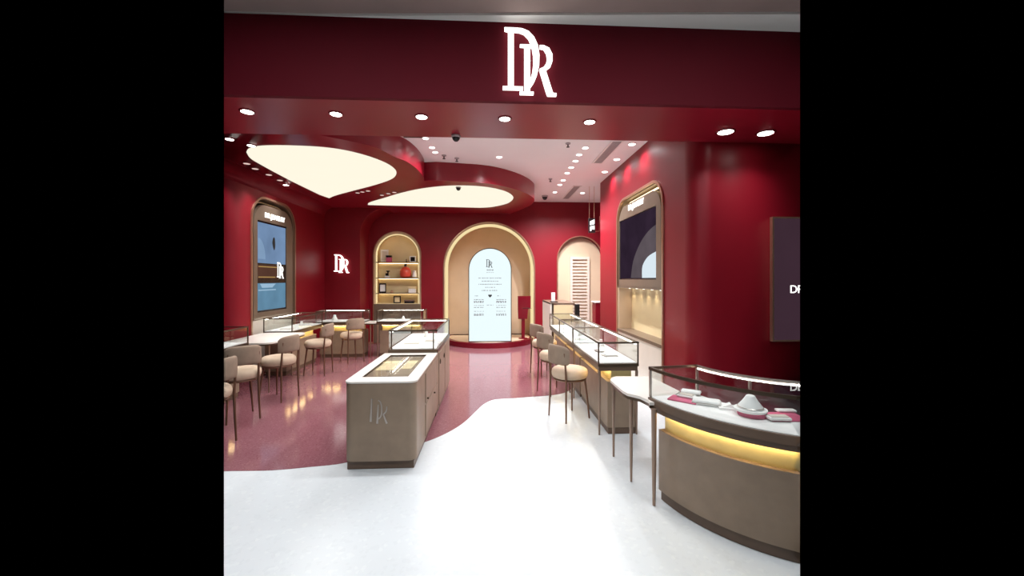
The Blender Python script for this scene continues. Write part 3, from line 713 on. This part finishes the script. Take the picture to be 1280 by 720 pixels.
# ================================================================== SHOWCASE COUNTERS
DZ, TZ = .757, .987
def showcase(lb, x0, x1, y0, y1, face, zt=TZ, group='glass showcase counters', posts=None, legs=True, inset=.1, z0d=DZ):
    """face: side where customers sit (+x, -x or -y). Body is set back there under a lit recess."""
    T = thing('showcase_counter', lb, 'showcase counter', ((x0+x1)/2, (y0+y1)/2, 0), 0, group)
    cx, cy = (x0+x1)/2, (y0+y1)/2; a, b = (x1-x0)/2, (y1-y0)/2
    i = {'+x': (0, inset, .03, .03), '-x': (inset, 0, .03, .03), '-y': (.03, .03, inset, 0)}[face]
    bx0, bx1, by0, by1 = -a+i[0]+.01, a-i[1]-.01, -b+i[2], b-i[3]
    link('base_cabinet', B(bx0, bx1, by0, by1, .07, .56, .006), 'taupe', T)
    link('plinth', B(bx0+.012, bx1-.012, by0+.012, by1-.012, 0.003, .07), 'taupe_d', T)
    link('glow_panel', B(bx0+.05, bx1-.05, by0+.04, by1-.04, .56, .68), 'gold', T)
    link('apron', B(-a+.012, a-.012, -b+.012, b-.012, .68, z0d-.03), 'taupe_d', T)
    # light strip under the apron on the face side
    if face == '+x': st = B(bx1-.02, bx1-.005, by0+.05, by1-.05, .668, .679)
    elif face == '-x': st = B(bx0+.005, bx0+.02, by0+.05, by1-.05, .668, .679)
    else: st = B(bx0+.05, bx1-.05, by0+.005, by0+.02, .668, .679)
    link('light_strip', st, 'led', T)
    link('counter_rail', B(-a, a, -b, b, z0d-.03, z0d, .004), 'bronze', T)
    link('display_deck', B(-a+.02, a-.02, -b+.02, b-.02, z0d, z0d+.008), 'deck', T)
    bm = bmesh.new(); r = .009
    for ya in (-b, b-2*r): box(bm, -a, a, ya, ya+2*r, zt-2*r, zt)
    for xa in (-a, a-2*r): box(bm, xa, xa+2*r, -b, b, zt-2*r, zt)
    link('top_frame', bm, 'bronze', T)
    for (u, v) in (posts if posts else [(-1, -1), (1, -1), (-1, 1), (1, 1)]):
        px, py = u*(a-r), v*(b-r)
        link('corner_post', B(px-r*.8, px+r*.8, py-r*.8, py+r*.8, z0d, zt-2*r), 'bronze', T)
    bm = bmesh.new(); g = .003
    for xa in (-a+.006, a-.006-g): box(bm, xa, xa+g, -b+.012, b-.012, z0d+.008, zt-.004)
    for ya in (-b+.006, b-.006-g): box(bm, -a+.012, a-.012, ya, ya+g, z0d+.008, zt-.004)
    box(bm, -a+.012, a-.012, -b+.012, b-.012, zt-.004, zt-.001)
    link('glass', bm, 'glass', T)
    bm = bmesh.new()
    if face == '-y': box(bm, -a+.03, a-.03, b-.03, b-.022, zt-.03, zt-.02)
    elif face == '+x': box(bm, -a+.022, -a+.03, -b+.03, b-.03, zt-.03, zt-.02)
    else: box(bm, a-.03, a-.022, -b+.03, b-.03, zt-.03, zt-.02)
    link('case_light', bm, 'ledc', T)
    if legs:
        fs = {'+x': [(a-.02, -b+.02), (a-.02, b-.02)], '-x': [(-a+.02, -b+.02), (-a+.02, b-.02), (a-.02, -b+.02)], '-y': [(-a+.02, -b+.02), (a-.02, -b+.02)]}[face]
        for (u, v) in fs: link('leg', tube(bmesh.new(), [(u, v, .68), (u, v, .3), (u, v, 0.003)], [.016, .013, .009], 10), 'legp', T, True)
    return T
# long right counter (three glass bays)
rx0, ry0 = G(747.5, 455, DZ); rx1 = rx0+.44
showcase('near glass bay of the long right counter, its brown end facing the white side table', rx0, rx1, ry0, 5.5, '-x')
# bays join seamlessly: two more bays of the same run
showcase('middle glass bay of the long right counter', rx0, rx1, 5.505, 6.6, '-x', legs=False)
showcase('rear glass bay of the long right counter beside the cash desk', rx0, rx1, 6.605, 7.7, '-x', legs=False)
# left run
c1 = G(362.4, 414.5, DZ); c2 = G(402, 405.5, DZ)
lx1 = (c1[0]+c2[0])/2
xa = G(311, 428, DZ)
showcase('glass showcase counter cut by the left picture edge, behind the front stool', LX+.1, xa[0], 4.2, xa[1], '+x', legs=False)
showcase('long left glass showcase counter under the arched blue screen', LX+.08, lx1, c1[1], c2[1]+.15, '+x')
d0 = G(400, 404, DZ); d1 = G(454, 402.5, DZ)
showcase('glass showcase counter in front of the red pier', d0[0]+.08-.25, d1[0], d1[1], d1[1]+.5, '-y', legs=False)
f0 = G(470.5, 402, DZ); f1 = G(526, 396, DZ)
showcase('glass showcase counter in front of the arched shelf unit', f0[0], f0[0]+.98, f0[1], f0[1]+.48, '-y')
# desk tops between counters
def desk(lb, poly, z, legs, group='white side tables'):
    T = thing('side_table', lb, 'table', (poly[0][0], poly[0][1], 0), 0, group); ox, oy = poly[0]
    P = [(x-ox, y-oy) for x, y in poly]
    bm = plate(bmesh.new(), P, [], z-.022, z, fXY)
    link('table_top', bm, 'top', T, True)
    cxx = sum(p[0] for p in P)/len(P); cyy = sum(p[1] for p in P)/len(P)
    bm = plate(bmesh.new(), [(cxx+(x-cxx)*.985, cyy+(y-cyy)*.985) for x, y in P], [], z-.045, z-.022, fXY)
    link('edge_band', bm, 'bronze', T, True)
    for (x, y) in legs:
        link('leg', tube(bmesh.new(), [(x-ox, y-oy, z-.045), (x-ox, y-oy, .3), (x-ox, y-oy, .003)], [.016, .013, .009], 10), 'legp', T, True)
# left side table
desk('white side table bridging the two left glass counters', rrect(LX+.1, -3.12, xa[1]+.02, c1[1]-.02, .12), .745, [(-3.22, xa[1]+.14), (-3.22, c1[1]-.12)])
desk('narrow white table joining the pier counter and the shelf counter', rect(d1[0]+.01, f0[0]-.01, d1[1]+.05, d1[1]+.42), .74, [(d1[0]+.12, d1[1]+.1)])
# right side table next to the curved counter
q = [G(763, 473, .74), G(784, 491.5, .74)]
l1, l2 = G(767, 571, 0), G(788, 603, 0)
tx0, ty1 = G(763, 473, .74)
ty0 = l2[1]-.03
desk('white side table with tapered bronze legs beside the curved showcase', [G(763, 475, .74), G(764.5, 472, .74), G(770, 470.5, .74), G(812, 470.5, .74), G(850, 489, .74), G(830, 503, .74), G(812, 503, .74), G(811, 500.6, .74), G(800, 495.3, .74), G(784, 491.5, .74), G(778, 488, .74)], .74, [l1, (l2[0]+.01, l2[1]+.01), (1.5, 3.62)])

# ---------------- island: solid cabinet plus glass case cabinet
ix0, iy0 = G(430, 588.5, 0); ix1 = G(519, 588.5, 0)[0]
IY1 = 4.86; IZ = .765
T = thing('island_cabinet', 'freestanding taupe counter with white top and inset tray in the middle of the floor', 'display cabinet', (ix0, iy0, 0))
w = ix1-ix0; d = IY1-iy0
def prism(loop, z0, z1): return plate(bmesh.new(), loop, [], z0, z1, fXY)
fr = []
for k in range(9): a = PI+PI/2*k/8; fr.append((.07+.07*math.cos(a), .07+.07*math.sin(a)))
for k in range(9): a = 1.5*PI+PI/2*k/8; fr.append((w-.07+.07*math.cos(a), .07+.07*math.sin(a)))
fr += [(w, d), (0, d)]
ins = [(min(max(x, .012), w-.012), min(max(y, .012), d)) for x, y in fr]
link('cabinet_body', prism(fr, .075, IZ-.016), 'taupe', T, True)
link('plinth', prism([(min(max(x, .02), w-.02), max(y, .02)) for x, y in fr], .003, .068), 'taupe_d', T, True)
ta, tb, tcx, td = .13, w-.09, .12, d-.16
link('countertop', plate(bmesh.new(), [(x*1.02-.006, y if y > .1 else y-.006) for x, y in fr], [rect(.1, w-.1, .17, d-.14)], IZ-.015, IZ, fXY), 'top', T, True)
tr = link('inset_tray', B(.1, w-.1, .17, d-.14, IZ-.029, IZ-.022), 'white', T)
link('tray_rim', plate(bmesh.new(), rect(.1, w-.1, .17, d-.14), [rect(.106, w-.106, .176, d-.146)], IZ-.012, IZ+.002, fXY), 'bronze', tr)
link('tray_glass', B(.106, w-.106, .176, d-.146, IZ-.004, IZ-.001), 'glass_low', tr)
bm = bmesh.new()
k = 0
for (u0_, u1_, v0_, v1_) in ((.12, .3, .5, .95), (.36, w-.15, .55, .95)):
    box(bm, u0_, u1_, v0_, v1_, IZ-.021, IZ-.012, .003)
link('tray_pad', bm, 'cream', tr)
# drawers on the right side
dr = link('drawer_front', B(w, w+.008, d-.85, d-.03, .42, IZ-.05, .003), 'taupe', T)
link('knob', tube(bmesh.new(), [(w+.004, d-.78, .45), (w+.025, d-.78, .45)], .009, 10), 'bronze', dr)
link('door', B(w, w+.008, d-.85, d-.03, .09, .40, .003), 'taupe', T)
tkn = T.children[-1]
link('knob', tube(bmesh.new(), [(w+.004, d-.3, .37), (w+.025, d-.3, .37)], .009, 10), 'bronze', tkn)
# thin silver monogram
bm = bmesh.new()
def ribbon(pts, hw):
    pts = [Vector(p) for p in pts]; Lf = []; Rt = []
    for i, p in enumerate(pts):
        t = (pts[min(i+1, len(pts)-1)]-pts[max(i-1, 0)]).normalized(); n_ = Vector((-t.y, t.x))
        h_ = hw*(.55+.45*i/(len(pts)-1)); Lf.append(tuple(p+n_*h_)); Rt.append(tuple(p-n_*h_))
    plate(bm, Lf+Rt[::-1], [], -.006, .0, fXZ)
sc_ = 3.45/500/16
def Q(x, y): return (.0+( (455+x/16)-430.3)*3.46/500, 1.65-((490+y/16)-349)*3.46/500)
ribbon([Q(150, 130), Q(142, 350), Q(130, 590)], .008)
ribbon([Q(278, 250), Q(270, 430), Q(258, 630)], .008)
ribbon(smoothline([Q(275, 165), Q(320, 200), Q(345, 300), Q(345, 420), Q(320, 500), Q(280, 535)], 4), .006)
ribbon(smoothline([Q(445, 290), Q(445, 340), Q(425, 400), Q(378, 450)], 4), .006)
ribbon([Q(378, 445), Q(412, 540), Q(450, 630)], .008)
link('monogram', bm, 'silver', T)

gx0 = ix0+.035; gx1 = ix1+.005; gy0, gy1 = IY1+.005, 6.25
T = thing('showcase_counter', 'glass-topped island showcase standing right behind the white-topped cabinet', 'showcase counter', (gx0, gy0, 0))
w = gx1-gx0; d = gy1-gy0; zr, zt = .77, 1.04
link('base_cabinet', B(0, w, 0, d, .07, zr-.01, .006), 'taupe', T)
link('plinth', B(.015, w-.015, .0, d-.015, .003, .07), 'taupe_d', T)
link('counter_rail', B(-.004, w+.006, -.004, d+.004, zr-.01, zr+.035, .004), 'bronze', T)
link('display_deck', B(.02, w-.02, .02, d-.02, zr+.035, zr+.045), 'deck', T)
bm = bmesh.new(); r = .018
for ya in (0, d-r): box(bm, 0, w, ya, ya+r, zt-r, zt)
for xa_ in (0, w-r): box(bm, xa_, xa_+r, 0, d, zt-r, zt)
link('top_frame', bm, 'bronze', T)
for u, v in ((.03, 0), (w-.055, 0), (0, d-.012), (w-.012, d-.012)): link('corner_post', B(u, u+.014, v+.001, v+.012, zr+.035, zt-r), 'bronze', T)
bm = bmesh.new()
for u in (.003, w-.006): box(bm, u, u+.003, .01, d-.01, zr+.045, zt-.004)
for v in (.003, d-.006): box(bm, .01, w-.01, v, v+.003, zr+.045, zt-.004)
box(bm, .01, w-.01, .01, d-.01, zt-.004, zt-.001)
link('glass', bm, 'glass', T)
bm = bmesh.new(); box(bm, .03, w-.03, d-.035, d-.025, zt-.035, zt-.022); box(bm, .022, .03, .03, d-.03, zt-.035, zt-.022)
link('case_light', bm, 'ledc', T)
for j in range(2):
    dd = link('door', B(w, w+.008, .12+j*.62, .70+j*.62, .09, zr-.03, .003), 'taupe', T)
    bm = bmesh.new(); ry_ = .2+j*.4
    tube(bm, [(w+.012, ry_+.03*math.sin(2*PI*k/16), .62+.03*math.cos(2*PI*k/16)) for k in range(17)], .004, 6)
    link('ring_handle', bm, 'bronze', dd)

# ---------------- curved front counter on the right
c0 = (2.3, 3.28)
pts = [G(810, 496, DZ), G(860.6, 516.6, DZ), G(921, 532.6, DZ), G(1000, 547, DZ)]
bpts = [G(828, 633, 0), G(881, 665.5, 0), G(921, 683.6, 0), G(961, 694, 0), G(998, 696.5, 0)]
def fit(P):
    # least squares circle through measured floor points
    n = len(P); import itertools
    sx = sum(p[0] for p in P)/n; sy = sum(p[1] for p in P)/n
    u = [p[0]-sx for p in P]; v = [p[1]-sy for p in P]
    suu = sum(a*a for a in u); svv = sum(a*a for a in v); suv = sum(a*b for a, b in zip(u, v))
    k1 = .5*(sum(a**3 for a in u)+sum(a*b*b for a, b in zip(u, v))); k2 = .5*(sum(b**3 for b in v)+sum(b*a*a for a, b in zip(u, v)))
    dt = suu*svv-suv*suv; uc = (k1*svv-k2*suv)/dt; vc = (k2*suu-k1*suv)/dt
    return (uc+sx, vc+sy), math.sqrt(uc*uc+vc*vc+(suu+svv)/n)
(c0, Ro) = fit(pts)
print('curved counter', c0, Ro, fit(bpts))
A0 = math.atan2(pts[0][1]-c0[1], pts[0][0]-c0[0]) % (2*PI)
A1 = A0+math.radians(100)
Ri = Ro-.42
def sector(r0, r1, a0, a1, z0, z1, n=40, bm=None):
    bm = bm or bmesh.new()
    P = [(c0[0]+r1*math.cos(a0+(a1-a0)*k/n), c0[1]+r1*math.sin(a0+(a1-a0)*k/n)) for k in range(n+1)]
    P += [(c0[0]+r0*math.cos(a1-(a1-a0)*k/n), c0[1]+r0*math.sin(a1-(a1-a0)*k/n)) for k in range(n+1)]
    # quads strip for clean shading
    o = []
    for k in range(n+1):
        a = a0+(a1-a0)*k/n; ca, sa = math.cos(a), math.sin(a)
        o.append([bm.verts.new((c0[0]+r*ca, c0[1]+r*sa, z)) for r, z in ((r1, z0), (r1, z1), (r0, z1), (r0, z0))])
    for p, q_ in zip(o, o[1:]):
        for k in range(4): bm.faces.new((p[k], p[(k+1) % 4], q_[(k+1) % 4], q_[k]))
    bm.faces.new(o[0]); bm.faces.new(o[-1])
    return bm
T = thing('curved_showcase_counter', 'curved brown front counter with glass case and glowing gold band at the right edge', 'showcase counter', (0, 0, 0), 0, None)
db = .06
aB0 = A0+.045
link('base_cabinet', sector(Ri+.05, Ro-db, aB0, A1, .075, .525), 'taupe', T, True)
link('plinth', sector(Ri+.07, Ro-db-.015, aB0+.01, A1, .003, .075), 'taupe_d', T, True)
link('glow_panel', sector(Ri+.08, Ro-db-.04, aB0+.02, A1, .525, .665), 'gold', T, True)
link('light_strip', sector(Ro-db-.02, Ro-db-.008, aB0+.05, A1, .652, .664), 'led', T)
link('apron', sector(Ri+.02, Ro-.015, A0+.01, A1, .665, .705), 'taupe_d', T, True)
link('counter_rail', sector(Ri, Ro, A0, A1, .705, DZ, 48), 'taupe_d', T, True)
link('display_deck', sector(Ri+.015, Ro-.015, A0+.012, A1, DZ, DZ+.006), 'deck', T, True)
bm = sector(Ro-.024, Ro-.004, A0, A1, TZ-.022, TZ); sector(Ri+.004, Ro-.004, A0, A0+.018, TZ-.02, TZ, 2, bm)
link('top_frame', bm, 'bronze', T, True)
link('rear_rail', sector(Ri+.004, Ri+.022, A0, A1, TZ-.02, TZ), 'silver', T, True)
for rr in (Ro-.012, Ri+.012):
    for aa in (A0+.012,) + ((A0+.62,) if rr < Ro-.1 else ()):
        xx, yy = c0[0]+rr*math.cos(aa), c0[1]+rr*math.sin(aa)
        link('corner_post', B(xx-.008, xx+.008, yy-.008, yy+.008, DZ+.006, TZ-.02), 'silver', T)
bm = sector(Ro-.014, Ro-.010, A0+.01, A1, DZ+.006, TZ-.02); sector(Ri+.01, Ri+.014, A0+.01, A1, DZ+.006, TZ-.02, 40, bm)
sector(Ri+.02, Ro-.022, A0+.01, A1, TZ-.006, TZ-.003, 40, bm); sector(Ri+.014, Ro-.014, A0+.008, A0+.012, DZ+.006, TZ-.02, 2, bm)
link('glass', bm, 'glass', T, True)
link('case_light', sector(Ri+.024, Ri+.032, A0+.05, A1, TZ-.027, TZ-.02), 'ledc', T)
lx, ly = G(817.5, 632, 0)
link('leg', tube(bmesh.new(), [(lx, ly, .705), (lx, ly, .3), (lx, ly, .003)], [.02, .016, .011], 12), 'legp', T, True)
xx, yy = c0[0]+(Ri+.05)*math.cos(A0+.03), c0[1]+(Ri+.05)*math.sin(A0+.03)
link('leg', tube(bmesh.new(), [(xx, yy, .66), (xx, yy, .3), (xx, yy, .003)], [.02, .016, .011], 12), 'legp', T, True)

# jewelry displays in the curved counter
def pad(px, py, w, d, h, rz, m, lb, name='display_pad', cat='display pad', z=DZ+.006, top=None, grp='display pieces in the curved counter'):
    x, y = G(px, py, z)
    t = thing(name, lb, cat, (x, y, z), rz, grp)
    link('cushion', B(-w/2, w/2, -d/2, d/2, 0, h, min(h*.45, .012), 3), m, t, True)
    if top: link('insert', B(-w/2+.012, w/2-.012, -d/2+.012, d/2-.012, h-.002, h+.006, .002), top, t)
    return t
pad(855, 500.5, .20, .13, .012, -.75, 'pink', 'pink suede pad under the small tray at the left end of the curved counter', z=DZ+.006)
pad(858, 496, .12, .08, .016, -.75, 'white', 'white tray on the pink pad at the left end of the curved counter', 'jewelry_tray', 'tray', z=DZ+.02, top='marble')
pad(864, 491, .14, .07, .02, -.6, 'white', 'long white tray behind the others near the left rear post of the curved counter', 'jewelry_tray', 'tray', z=DZ+.02)
t = thing('bracelet_cushion', 'large rounded white cushion with groove in the curved counter', 'display cushion', G(883, 504.5, DZ+.01)+(DZ+.006,), -.55, 'display pieces in the curved counter')
link('cushion', B(-.09, .09, -.055, .055, 0, .035, .016, 4), 'white', t, True)
link('band', tube(bmesh.new(), [(-.092, -.057, .018), (.092, -.057, .018), (.092, .057, .018), (-.092, .057, .018), (-.092, -.057, .018)], .0018, 6), 'silver', t)
t = thing('display_riser', 'sloped white block between the cushion and the necklace stand', 'riser', G(909, 511, DZ+.006)+(DZ+.006,), -.35, 'display pieces in the curved counter')
link('block', plate(bmesh.new(), [(-.055, -.04), (.055, -.04), (.055, .05), (-.055, .05)], [], 0, .014, fXY), 'white', t)
link('wedge', plate(bmesh.new(), [(-.035, .014), (.04, .014), (.02, .04)], [], -.02, .03, fXZ), 'white', t)
t = thing('display_riser', 'round pink drum under the white necklace stand', 'riser', G(940, 519, DZ+.006)+(DZ+.006,), 0, 'display pieces in the curved counter')
link('drum', lathe(bmesh.new(), [(.0, 0), (.083, 0), (.085, .003), (.085, .03), (.08, .033), (0, .033)], 40), 'pink', t, True)
x, y = G(938, 513, DZ+.04)
t = thing('necklace_stand', 'white cone necklace stand on the pink drum', 'necklace stand', (x, y, DZ+.0395), 0, 'display pieces in the curved counter')
link('dish', lathe(bmesh.new(), [(0, 0), (.09, 0), (.098, .008), (.096, .015), (.07, .018), (0, .018)], 40), 'white', t, True)
link('cone', lathe(bmesh.new(), [(.078, .018), (.072, .03), (.05, .058), (.032, .085), (.026, .096), (.022, .099), (0, .1)], 40), 'white', t, True)
link('necklace', lathe(bmesh.new(), [(.0735, .024), (.0765, .026), (.0735, .029)], 40), 'silver', t)
pad(980, 522, .22, .16, .01, -.12, 'pink', 'pink suede mat at the right of the curved counter')
pad(982, 514.5, .12, .05, .016, -.12, 'white', 'rear white tray on the right pink mat', 'jewelry_tray', 'tray', z=DZ+.017)
pad(973, 524, .13, .07, .018, -.12, 'white', 'front white tray on the right pink mat', 'jewelry_tray', 'tray', z=DZ+.017, top='marble')

# displays in the other cases
def ring_stand(x, y, z, lb, grp, s=1, m='white'):
    t = thing('necklace_stand', lb, 'necklace stand', (x, y, z), random.uniform(-.4, .4), grp)
    link('dish', lathe(bmesh.new(), [(0, 0), (.06*s, 0), (.065*s, .006*s), (0, .012*s)], 24), m, t, True)
    link('bust', lathe(bmesh.new(), [(.045*s, .01*s), (.04*s, .03*s), (.02*s, .07*s), (.022*s, .09*s), (0, .095*s)], 24), m, t, True)
    link('necklace', lathe(bmesh.new(), [(.042*s, .022*s), (.046*s, .024*s), (.042*s, .027*s)], 24), 'silver', t)
def tray(x, y, z, w, d, rz, m, lb, grp):
    t = thing('jewelry_tray', lb, 'tray', (x, y, z), rz, grp)
    link('tray_base', B(-w/2, w/2, -d/2, d/2, 0, .012, .003), m, t)
    bm = bmesh.new()
    for k in range(3): box(bm, -w/2+.015, w/2-.015, -d/2+.012+k*(d-.02)/3, -d/2+.008+(k+.8)*(d-.02)/3, .0115, .022, .004)
    link('ring_rolls', bm, 'white' if m != 'white' else 'marble', t)
zz = DZ+.008; gr = 'display pieces in the long right counter'
tray(rx0+.24, 4.55, zz, .16, .12, .2, 'silver', 'silver ring tray at the near end of the long right counter', gr)
t = thing('bangle_dish', 'round silver dish with bangle inside the near right glass bay', 'dish', (rx0+.2, 4.82, zz), 0, gr)
link('dish', lathe(bmesh.new(), [(0, 0), (.05, 0), (.07, .018), (.066, .02), (.046, .006), (0, .006)], 32), 'silver', t, True)
link('bangle', tube(bmesh.new(), [(.03*math.cos(2*PI*k/20), .03*math.sin(2*PI*k/20), .012) for k in range(21)], .005, 8), 'white', t, True)
ring_stand(rx0+.32, 5.2, zz, 'white necklace stand at the rear of the near right glass bay', gr)
tray(rx0+.2, 5.8, zz, .2, .14, .0, 'white', 'white tray in the middle bay of the long right counter', gr)
ring_stand(rx0+.28, 6.2, zz, 'white necklace stand in the middle bay of the long right counter', gr)
tray(rx0+.22, 7.0, zz, .2, .14, .1, 'white', 'white tray in the rear bay of the long right counter', gr)
gr = 'display pieces in the left counters'
mxx = (LX+.08+lx1)/2
tray(mxx, c1[1]+.3, zz, .18, .14, .1, 'marble', 'pale tray at the near end of the long left counter', gr)
ring_stand(mxx+.05, c1[1]+.75, zz, 'small white necklace stand in the long left counter', gr)
tray(mxx, c1[1]+1.1, zz, .18, .14, -.1, 'white', 'white tray at the far end of the long left counter', gr)
ring_stand(G(421, 400, zz)[0], d1[1]+.25, zz, 'rounded white bust in the counter before the red pier', gr, 1.35)
tray(d1[0]-.3, d1[1]+.25, zz, .2, .14, 0, 'marble', 'flat tray at the right of the counter before the red pier', gr)
ring_stand(f0[0]+.5, f0[1]+.28, zz, 'white necklace stand in the counter before the arched shelf', gr, .9)
tray(f0[0]+.25, f0[1]+.24, zz, .2, .14, 0, 'marble', 'flat tray in the counter before the arched shelf', gr)
tray(xa[0]-.22, xa[1]-.45, zz, .2, .16, .2, 'marble', 'pale tray in the glass counter at the left picture edge', gr)
gr = 'display pieces in the island case'; zi = zr+.045
tray(gx0+.2, gy0+.4, zi, .2, .15, .1, 'marble', 'pale tray at the front left of the island glass case', gr)
tray(gx0+.42, gy0+.55, zi, .16, .14, -.1, 'white', 'white tray at the right of the island glass case', gr)
ring_stand(gx0+.3, gy0+.95, zi, 'small white necklace stand at the rear of the island glass case', gr, .9)

# cash desk
hx0 = 1.18
T = thing('cash_desk', 'white cash desk with dark edge at the far end of the long right counter', 'desk', (hx0, 7.95, 0))
zc = V(688, 379, 7.95)[1]
link('side_panel', B(0, .03, .0, 1.2, .003, zc), 'top', T)
link('edge_post', B(.03, .07, -.005, .04, .003, zc), 'bronze', T)
link('front_panel', B(.07, .46, .0, .05, .003, zc-.04), 'cream', T)
link('desk_top', B(0, .5, 0, 1.2, zc-.03, zc+.005, .004), 'taupe_d', T)
t = thing('card_terminal', 'black payment terminal standing at the right of the cash desk', 'payment terminal', (1.72, 7.95, 0))
link('stand', B(-.035, .035, -.03, .05, .003, zc-.28), 'bronze', t)
link('terminal_body', B(-.045, .045, -.05, .05, zc-.28, zc-.02, .01), 'black', t)
t = thing('card_stand', 'small upright white card on dark foot on top of the cash desk', 'card stand', (hx0+.08, 8.15, zc+.005))
link('foot', B(-.05, .1, -.04, .04, 0, .02, .004), 'dark', t)
link('card', B(-.03, .05, -.008, .008, .02, .2, .004), 'white', t)

# ================================================================== LIGHTS
def area(name, loc, rot, sx, sy, e, col=(1, .97, .93)):
    l = bpy.data.lights.new(name, 'AREA'); l.shape = 'RECTANGLE'; l.size = sx; l.size_y = sy; l.energy = e; l.color = col
    o = bpy.data.objects.new(name, l); COL.objects.link(o); o.location = loc; o.rotation_euler = rot
    return o
# mall ceiling lighting in front of the shop
for ax in (-1.5, .2, 1.9): area('mall_ceiling_light', (ax, 1.6, 3.86), (0, 0, 0), 1.0, .6, 37, (.93, .97, 1))
# glow of the two petals
for (px, py, e) in ((400, 205, 105), (560, 245, 330)):
    x, y = G(px, py, CZ); spot(x, y, CZ-.03, e, 170, (1, .97, .93), .35)
w_ = bpy.data.worlds.new('world'); sc.world = w_; w_.use_nodes = True
w_.node_tree.nodes['Background'].inputs[0].default_value = (0, 0, 0, 1); w_.node_tree.nodes['Background'].inputs[1].default_value = 0

# ================================================================== EXTENT: only the stretch of shop the photo shows is built
for T in [o for o in COL.objects if o.type == 'EMPTY' and o.children and abs(o.rotation_euler.z) < 1e-6]:
    bb = [Vector(c) + ch.location for ch in T.children if ch.type == 'MESH' for c in ch.bound_box]
    dlt = Vector(((min(b.x for b in bb)+max(b.x for b in bb))/2, (min(b.y for b in bb)+max(b.y for b in bb))/2, min(b.z for b in bb) if min(b.z for b in bb) > -.01 else 0))
    T.location = T.location+dlt
    for ch in T.children: ch.location = ch.location-dlt
bpy.context.view_layer.update()
ct, st_ = math.cos(TH), math.sin(TH)
def cutplane(o, pn):
    me = o.data
    W = o.matrix_world
    dist = [(W @ v.co).dot(pn) for v in me.vertices]
    if not dist or max(dist) <= 1e-4: return
    if min(dist) >= -1e-4: kill.append(o); return
    bm = bmesh.new(); bm.from_mesh(me); bm.transform(W)
    r = bmesh.ops.bisect_plane(bm, geom=bm.verts[:]+bm.edges[:]+bm.faces[:], plane_co=(0, 0, 0), plane_no=pn, clear_outer=True, dist=1e-5)
    es = [e for e in r['geom_cut'] if isinstance(e, bmesh.types.BMEdge)]
    if es and 'glass' not in o.name:
        try: bmesh.ops.holes_fill(bm, edges=es, sides=0)
        except Exception: pass
    bm.transform(W.inverted())
    m2 = me.copy() if me.users > 1 else me
    bm.to_mesh(m2); bm.free(); o.data = m2
kill = []
R = Vector((ct, -st_, 0)); Fw = Vector((st_, ct, 0))
pr = (R-Fw*.72).normalized(); plf = (-R-Fw*.72).normalized()
for o in list(COL.objects):
    if o.type != 'MESH': continue
    for pn in (plf, pr):
        if o not in kill: cutplane(o, pn)
for o in kill: bpy.data.objects.remove(o)
# in front of the shop line the mall floor and ceiling run on to both sides
struct(link('floor', B(-6, 6, -1.2, 1.9, -.1, -.0005), 'floor'))
struct(link('ceiling', B(-6, 6, -1.2, 2.7, mz+.03, mz+.12), 'mall2'))
for o in list(COL.objects):
    if o.type == 'EMPTY' and not o.children: bpy.data.objects.remove(o)

sc.view_settings.view_transform = 'Standard'; sc.view_settings.look = 'None'; sc.view_settings.gamma = 1
sc.view_settings.use_curve_mapping = False; sc.view_settings.exposure = .08
sc.cycles.use_denoising = True
sc.cycles.max_bounces = 8; sc.cycles.transparent_max_bounces = 16
sc.cycles.sample_clamp_indirect = 6
